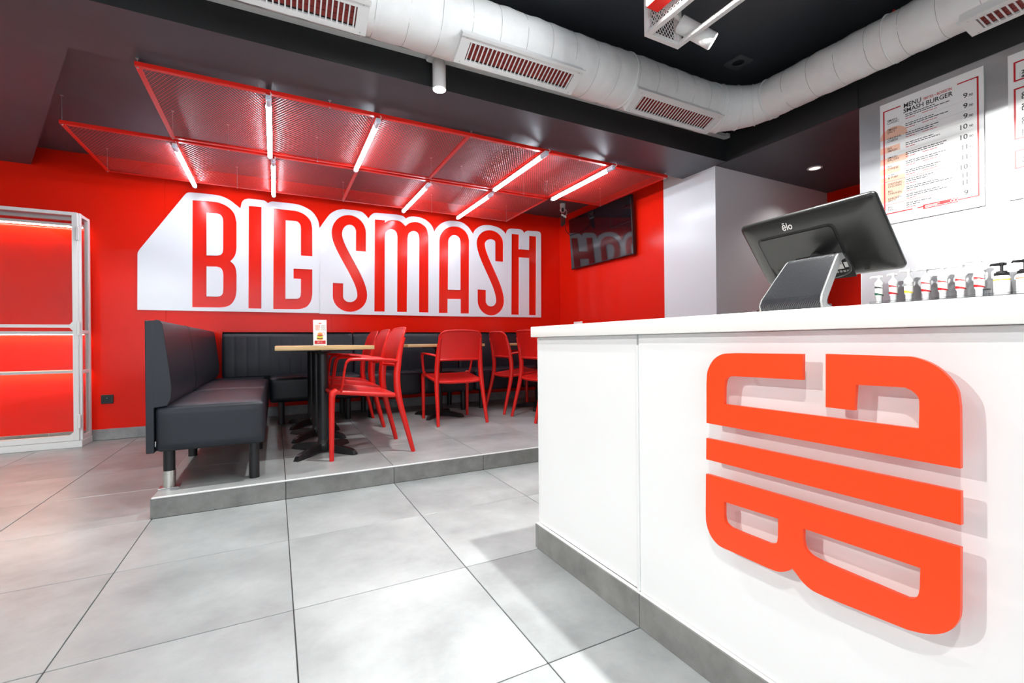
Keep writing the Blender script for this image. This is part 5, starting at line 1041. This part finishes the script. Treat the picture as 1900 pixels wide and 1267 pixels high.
for i in range(n - 1): f.append((i, i + 1, n + i + 1, n + i))
fr.add([TAP(q) for q in v], f, M['carbon']); fo = att(fr.build('stand_front', angle=60), pos); part_label(fo, 'carbon-look front face of the stand')
hg = MB().tube([O + ax * 0.106 + Vector((0, 0, 0.146)) - ay * 0.05, O + ax * 0.106 + Vector((0, 0, 0.146)) + ay * 0.05], 0.012, M['black_plastic'], 12); hg.tube([O + ax * 0.106 + Vector((0, 0, 0.146)), PM @ Vector((0, -0.03, 0.012))], 0.016, M['black_plastic'], 12)
att(hg.build('hinge'), pos)

# cash tray and papers behind the till
ct = thing('cash_tray', 'low black compartment tray with coloured slips at the back of the worktop', 'tray', (2.24, -0.60, WZ))
cx0, cx1, cy0, cy1 = 2.19, 2.36, -0.705, -0.520
att(MB().box(cx0, cx1, cy0, cy1, WZ + 0.0003, WZ + 0.012, M['black_plastic'], 0.003).build('base', smooth=False), ct)
for a in ((cx0, cx0 + 0.008, cy0, cy1, 0.040), (cx1 - 0.008, cx1, cy0, cy1, 0.066), (cx0 + 0.008, cx1 - 0.008, cy0, cy0 + 0.006, 0.050), (cx0 + 0.008, cx1 - 0.008, cy1 - 0.006, cy1, 0.050)):
    att(MB().box(a[0], a[1], a[2], a[3], WZ + 0.012, WZ + a[4], M['black_plastic'], 0.002).build('side', smooth=False), ct)
att(MB().box(cx0 + 0.01, cx1 - 0.01, -0.612, -0.608, WZ + 0.012, WZ + 0.052, M['black_plastic'], 0.001).build('divider', smooth=False), ct)
for i, (a, b_, m) in enumerate(((-0.575, -0.53, 'ink_salmon'), (-0.60, -0.58, 'ink_peach'), (-0.66, -0.62, 'leaf'), (-0.695, -0.665, 'ink_salmon'))):
    s = MB().box(cx0 + 0.012, cx1 - 0.02, a, b_, WZ + 0.0125, WZ + 0.047, M[m]).build('paper_slip', smooth=False)
    tag(s, ['orange slip nearest the till end of the black cash tray', 'peach slip in the black cash tray', 'green slip in the black cash tray', 'salmon slip at the far right in the black cash tray'][i], 'paper')
for i, (a, b_, h0, rot) in enumerate(((-0.90, -0.74, 0.0, 0.05), (-0.96, -0.78, 0.004, -0.12), (-0.93, -0.76, 0.0075, 0.2))):
    mt = Matrix.Translation((2.28, (a + b_) / 2, 0)) @ Matrix.Rotation(rot, 4, 'Z')
    tag(MB().box(-0.06, 0.06, (a - b_) / 2, (b_ - a) / 2, WZ + 0.030 + h0, WZ + 0.033 + h0, M['pink_paper'], mtx=mt).build('paper_sheet', smooth=False), ['lowest pale pink paper beside the cash tray', 'middle pale pink paper beside the cash tray', 'topmost pale pink paper beside the cash tray'][i], 'paper')
tag(MB().box(2.20, 2.36, -0.97, -0.725, WZ + 0.0003, WZ + 0.0298, M['white_plastic'], 0.003).build('paper_box', smooth=False), 'flat white box under the pale papers on the worktop', 'box')

# ---------------------------------------------------------------- shelf with sauce dispensers in front of the stainless wall
SZ2 = 1.086
sh = thing('wall_shelf', 'steel wall shelf holding the sauce dispensers in front of the menu wall', 'shelf', (4.06, -0.9, SZ2 - 0.02))
att(MB().box(3.955, 4.169, -2.2, -0.055, SZ2 - 0.020, SZ2 - 0.0005, M['stainless'], 0.002).build('board', smooth=False), sh)
for y in (-0.3, -1.1, -1.9): att(MB().prism([[(3.98, SZ2 - 0.021), (4.169, SZ2 - 0.021), (4.169, SZ2 - 0.17)]], -0.012, 0.012, M['stainless'], Matrix(((1, 0, 0, 0), (0, 0, -1, y), (0, 1, 0, 0), (0, 0, 0, 1)))).build('bracket', smooth=False), sh)
holders = []
for i, (ya_, yb_) in enumerate(((-0.395, -0.065), (-0.62, -0.399), (-1.2, -0.626))):
    h = thing('dispenser_holder', ['clear acrylic holder under the left sauce dispensers', 'clear acrylic holder under the middle sauce dispensers', 'clear acrylic holder under the black-topped dispensers'][i], 'holder', (4.06, (ya_ + yb_) / 2, SZ2))
    att(MB().box(4.005, 4.115, yb_, ya_, SZ2, SZ2 + 0.004, M['acrylic'], 0.001).build('floor_plate', smooth=False), h)
    att(MB().box(4.003, 4.007, yb_, ya_, SZ2 + 0.004, SZ2 + 0.016, M['acrylic'], 0.001).build('front_lip', smooth=False), h)
def dispenser(y, h, cols, lab, r=0.0225, nozzle=0.045, na=1.0, black=False, x=4.06):
    z = SZ2 + 0.0045
    t = thing('sauce_dispenser', lab, 'dispenser', (x, y, z), group='sauce pump dispensers')
    cap = M['black_plastic'] if black else M['white_plastic']
    if not black:
        b_ = [(0.0155, 0), (0.0165, 0.003), (0.0165, 0.040), (r, 0.052), (r, 0.112)]
        att(MB().lathe(b_, M['white_plastic'], 22, (x, y, z)).build('bottle'), t)
        lb_ = MB(); k = 22
        lv = []
        bands = [(0.052, 0.062, cols[0]), (0.062, 0.098, 'ink_white'), (0.098, 0.104, cols[1])]
        for z0, z1, m in bands:
            v = []; f = []
            for q in range(k):
                a = 2 * PI * q / k; sl = 0.008 * math.cos(a - 2.2)
                v += [(x + (r + 0.0006) * math.cos(a), y + (r + 0.0006) * math.sin(a), z + z0 + sl * (z0 < 0.09) * (0.35 if z0 < 0.06 else 1)), (x + (r + 0.0006) * math.cos(a), y + (r + 0.0006) * math.sin(a), z + z1 + sl)]
            for q in range(k): f.append((2 * q, 2 * ((q + 1) % k), 2 * ((q + 1) % k) + 1, 2 * q + 1))
            lb_.add(v, f, M[m])
        att(lb_.build('label'), t)
        att(MB().lathe([(r + 0.0015, 0.112), (r + 0.0015, 0.116), (r - 0.001, 0.118), (r + 0.0022, 0.119), (r + 0.0022, 0.134), (0.012, 0.152), (0.0085, 0.158)], cap, 22, (x, y, z)).build('cap'), t)
        z0 = 0.156
    else:
        att(MB().lathe([(0.030, 0), (0.033, 0.004), (0.033, 0.094), (0.029, 0.104), (0.027, 0.107)], M['white_plastic'], 26, (x, y, z)).build('bottle'), t)
        lb_ = MB().lathe([(0.0336, 0.080), (0.0336, 0.087)], M[cols[0]], 26, (x, y, z)); att(lb_.build('label'), t)
        att(MB().lathe([(0.029, 0.107), (0.030, 0.109), (0.030, 0.122), (0.022, 0.124), (0.022, 0.130), (0.012, 0.132)], cap, 26, (x, y, z)).build('cap'), t)
        z0 = 0.130
    p = MB(); p.tube([(x, y, z + z0 - 0.004), (x, y, z + h - 0.012)], 0.0068, cap, 12)
    d = Vector((-math.cos(na), math.sin(na), 0)); tp_ = Vector((x, y, z + h - 0.008))
    p.tube([tp_ - d * 0.018, tp_ + d * nozzle * 0.5, tp_ + d * nozzle * 0.92, tp_ + d * nozzle + Vector((0, 0, -0.008))], [0.0075, 0.0075, 0.006, 0.0045], cap, 10)
    p.lathe([(0.010, h - 0.017), (0.012, h - 0.008), (0.012, h), (0.004, h + 0.002)], cap, 16, (x, y, z))
    att(p.build('pump'), t)
    return t
dispenser(-0.095, 0.182, ('green', 'ink_black'), 'white pump dispenser with a dark green banded label, first on the left')
dispenser(-0.173, 0.187, ('ink_red', 'ink_red'), 'white pump dispenser with a red banded label, second from the left', nozzle=0.03)
dispenser(-0.253, 0.200, ('yellow', 'ink_grey'), 'white pump dispenser with a yellow banded label')
dispenser(-0.338, 0.197, ('ink_red', 'ink_red'), 'white pump dispenser with a red banded label, right of the yellow-labelled one')
dispenser(-0.417, 0.196, ('ink_red', 'ink_red'), 'white pump dispenser with a long spout and a red banded label, fifth from the left', nozzle=0.08, na=1.2)
dispenser(-0.496, 0.192, ('ink_red', 'ink_red'), 'white pump dispenser with a red banded label, left of the tallest one')
dispenser(-0.575, 0.211, ('ink_red', 'ink_red'), 'tallest white pump dispenser, beside the black-topped ones', nozzle=0.075, na=1.1)
dispenser(-0.664, 0.177, ('yellow', 'yellow'), 'round white bottle with a black pump and a yellow band', black=True, nozzle=0.045, na=1.0)
dispenser(-0.752, 0.182, ('ink_salmon', 'yellow'), 'round white bottle with a black pump and a salmon band at the picture edge', black=True, nozzle=0.05, na=1.0)
tag(MB().box(4.02, 4.11, -0.632, -0.600, SZ2 + 0.0045, SZ2 + 0.045, M['acrylic'], 0.002).build('sachet_box', smooth=False), 'small clear box between the tallest dispenser and the black-topped bottle', 'box')

# ---------------------------------------------------------------- printed menu boards on the stainless wall
def board(label, s0, s1, z0, z1):
    t = thing('menu_board', label, 'menu board', (4.168, -(s0 + s1) / 2, z0))
    att(MB().box(4.158, 4.1695, -s1, -s0, z0, z1, M['board_white'], 0.0006).build('panel', smooth=False), t)
    return t
BM = Matrix(((0, 0, -1, 4.1578), (-1, 0, 0, 0), (0, 1, 0, 0), (0, 0, 0, 1)))          # local x -> -Y, y -> Z, z -> -X
def rect(mb, a, b_, c, d, m, z=0.0003): mb.prism([[(a, c), (b_, c), (b_, d), (a, d)]], 0.0, z, M[m], BM)
b1 = board('white menu board with prices, the left one on the stainless wall', 0.066, 0.571, 1.615, 2.413)
kp = MB()   # frame and rules
rect(kp, 0.084, 0.092, 1.680, 2.366, 'ink_red'); rect(kp, 0.542, 0.550, 1.676, 2.366, 'ink_red')
rect(kp, 0.092, 0.180, 2.359, 2.366, 'ink_red'); rect(kp, 0.456, 0.542, 2.359, 2.366, 'ink_red')
rect(kp, 0.092, 0.238, 1.680, 1.687, 'ink_red'); rect(kp, 0.262, 0.292, 1.680, 1.687, 'ink_red'); rect(kp, 0.454, 0.542, 1.676, 1.683, 'ink_red')
rect(kp, 0.092, 0.542, 1.8925, 1.895, 'ink_red'); rect(kp, 0.092, 0.542, 1.743, 1.7455, 'ink_red')
rect(kp, 0.290, 0.455, 1.667, 1.695, 'ink_red', 0.0004)
for k in range(3): rect(kp, 0.300, 0.372 - 0.012 * (k == 1), 1.673 + k * 0.006, 1.6755 + k * 0.006, 'ink_white', 0.0006)
rect(kp, 0.372, 0.420, 1.6725, 1.6745, 'ink_white', 0.0006)
for dx in (-0.007, 0.007): kp.prism([circle(0.438 + dx, 1.682, 0.010, 16), circle(0.438 + dx, 1.682, 0.0065, 16)], 0.0, 0.0006, M['ink_white'], BM)
for z in (2.250, 2.190, 2.130, 2.069, 2.009, 1.950): rect(kp, 0.17, 0.525, z, z + 0.0008, 'ink_grey')
for z in (1.842, 1.792): rect(kp, 0.098, 0.180, z, z + 0.0008, 'ink_grey')
att(kp.build('printed_frame', smooth=False), b1)
pe = MB()   # pale burger-shaped watermark of stacked bands
pe.prism([[(0.067, 2.175)] + [(0.140 + 0.075 * math.cos(math.radians(a)), 2.178 + 0.068 * math.sin(math.radians(a))) for a in range(170, -1, -10)] + [(0.215, 2.175)]], 0.0, 0.00015, M['ink_peach'], BM)
for z0, z1, e in ((2.085, 2.125, 0.175), (2.010, 2.050, 0.215), (1.945, 1.985, 0.175), (1.895, 1.925, 0.200)): rect(pe, 0.067, e, z0, z1, 'ink_peach', 0.00015)
pe.prism([[(0.067, 1.89), (0.200, 1.89), (0.198, 1.84), (0.185, 1.80), (0.150, 1.77), (0.067, 1.755)]], 0.0, 0.00015, M['ink_peach'], BM)
att(pe.build('printed_watermark', smooth=False), b1)
def line(par, *a, **k):
    m_ = MB(); text_into(m_, *a, **k); att(m_.build('lettering', smooth=False), par)
line(b1, 'MENU', 0.197, 2.341, 0.0395, M['ink_black'], BM, bold=0.0006, width=0.089, z=0.0005)
line(b1, 'SMASH BURGER', 0.195, 2.308, 0.0385, M['ink_black'], BM, bold=0.0006, width=0.242, z=0.0005)
line(b1, 'FRITES \u2022 BOISSON', 0.299, 2.344, 0.022, M['ink_red'], BM, bold=0.0004, width=0.133, z=0.0005)
items = [('SMASH', 'CLASSIC', 2.286), ('SMASH', 'SPICY', 2.226), ('ORIGINAL', 'CHEESE', 2.168), ('BIG', 'SMASH', 2.104), ('SMASH', 'BACON', 2.043), ('BIG', 'CHEESE', 1.986), ('SURF', '& TURF', 1.927), ('ORIGINAL', 'CHICKEN', 1.869), ('BIG', 'CHICKEN', 1.822), ('CHICKEN', 'SPICY', 1.774), ('BIG', 'FISH', 1.718)]
for a, c, z in items:
    line(b1, a, 0.108, z, 0.0185, M['ink_black'], BM, bold=0.0002, sx=0.92, z=0.0005); line(b1, c, 0.108, z - 0.0165, 0.0185, M['ink_black'], BM, bold=0.0002, sx=0.92, z=0.0005)
for p, z in (('9', 2.267), ('9', 2.207), ('9', 2.147), ('10', 2.087), ('10', 2.027), ('11', 1.967), ('11', 1.908), ('10', 1.852), ('11', 1.803), ('11', 1.760), ('9', 1.700)):
    line(b1, p, 0.483 if p == '9' else (0.469 if p == '10' else 0.477), z, 0.040, M['ink_black'], BM, bold=0.0006, width=0.019 if p == '9' else (0.032 if p == '10' else 0.022), z=0.0005)
    line(b1, '.90', 0.504, z, 0.021, M['ink_black'], BM, bold=0.0003, width=0.021, z=0.0005)
ln = MB(); random.seed(11)
lens = [(0.147, 0.218, 1), (0.140, 0.208, 1), (0.165, 0.140, 1), (0.140, 0.170, 0), (0.200, 0.185, 1), (0.195, 0.160, 1), (0.170, 0.150, 1), (0.135, 0.108, 0), (0.165, 0.225, 0), (0.165, 0.205, 0), (0.130, 0.070, 0)]
for (a, c, z), (l1, l2, two) in zip(items, lens):
    for r, L in ((0.006, l1), (-0.006, l2)):
        x = 0.205
        while x < 0.205 + L:
            w = min(random.uniform(0.008, 0.024), 0.206 + L - x); rect(ln, x, x + w, z + r + 0.001, z + r + 0.0058, 'ink_black'); x += w + 0.003
    for x0, x1 in ((0.205, 0.222), (0.225, 0.238), (0.240, 0.254)): rect(ln, x0, x1, z - 0.0185, z - 0.0145, 'ink_red')
    if two:
        for x0, x1 in ((0.290, 0.322), (0.325, 0.345), (0.348, 0.362)): rect(ln, x0, x1, z - 0.0185, z - 0.0150, 'ink_red')
o = att(ln.build('small_print', smooth=False), b1); o['kind'] = 'stuff'
b2 = board('white menu board cut off by the right edge of the picture', 0.668, 1.173, 1.615, 2.411)
kp = MB()
def frame(x0, x1, z0, z1, w=0.008):
    rect(kp, x0, x0 + w, z0, z1, 'ink_red'); rect(kp, x1 - w, x1, z0, z1, 'ink_red'); rect(kp, x0 + w, x1 - w, z0, z0 + w, 'ink_red'); rect(kp, x0 + w, x1 - w, z1 - w, z1, 'ink_red')
frame(0.690, 1.15, 2.256, 2.364); frame(0.690, 1.15, 1.939, 2.219); frame(0.690, 1.15, 1.780, 1.882)
rect(kp, 0.690, 1.15, 1.676, 1.756, 'ink_salmon'); rect(kp, 0.722, 1.0, 1.706, 1.748, 'ink_white', 0.0006); rect(kp, 0.714, 0.7152, 2.27, 2.302, 'ink_grey')
att(kp.build('printed_frame', smooth=False), b2)
for s, z, h in (('2', 2.288, 0.026), ('a', 2.268, 0.026), ('CL', 2.170, 0.024), ('DO', 2.152, 0.024), ('SP', 2.108, 0.024), ('DO', 2.090, 0.024), ('CH', 2.035, 0.024), ('DO', 2.017, 0.024), ('HA', 1.972, 0.024), ('DO', 1.954, 0.024), ('SM', 1.826, 0.024), ('CL', 1.808, 0.024)):
    line(b2, s, 0.720, z, h, M['ink_black'], BM, bold=0.0008, z=0.0005)
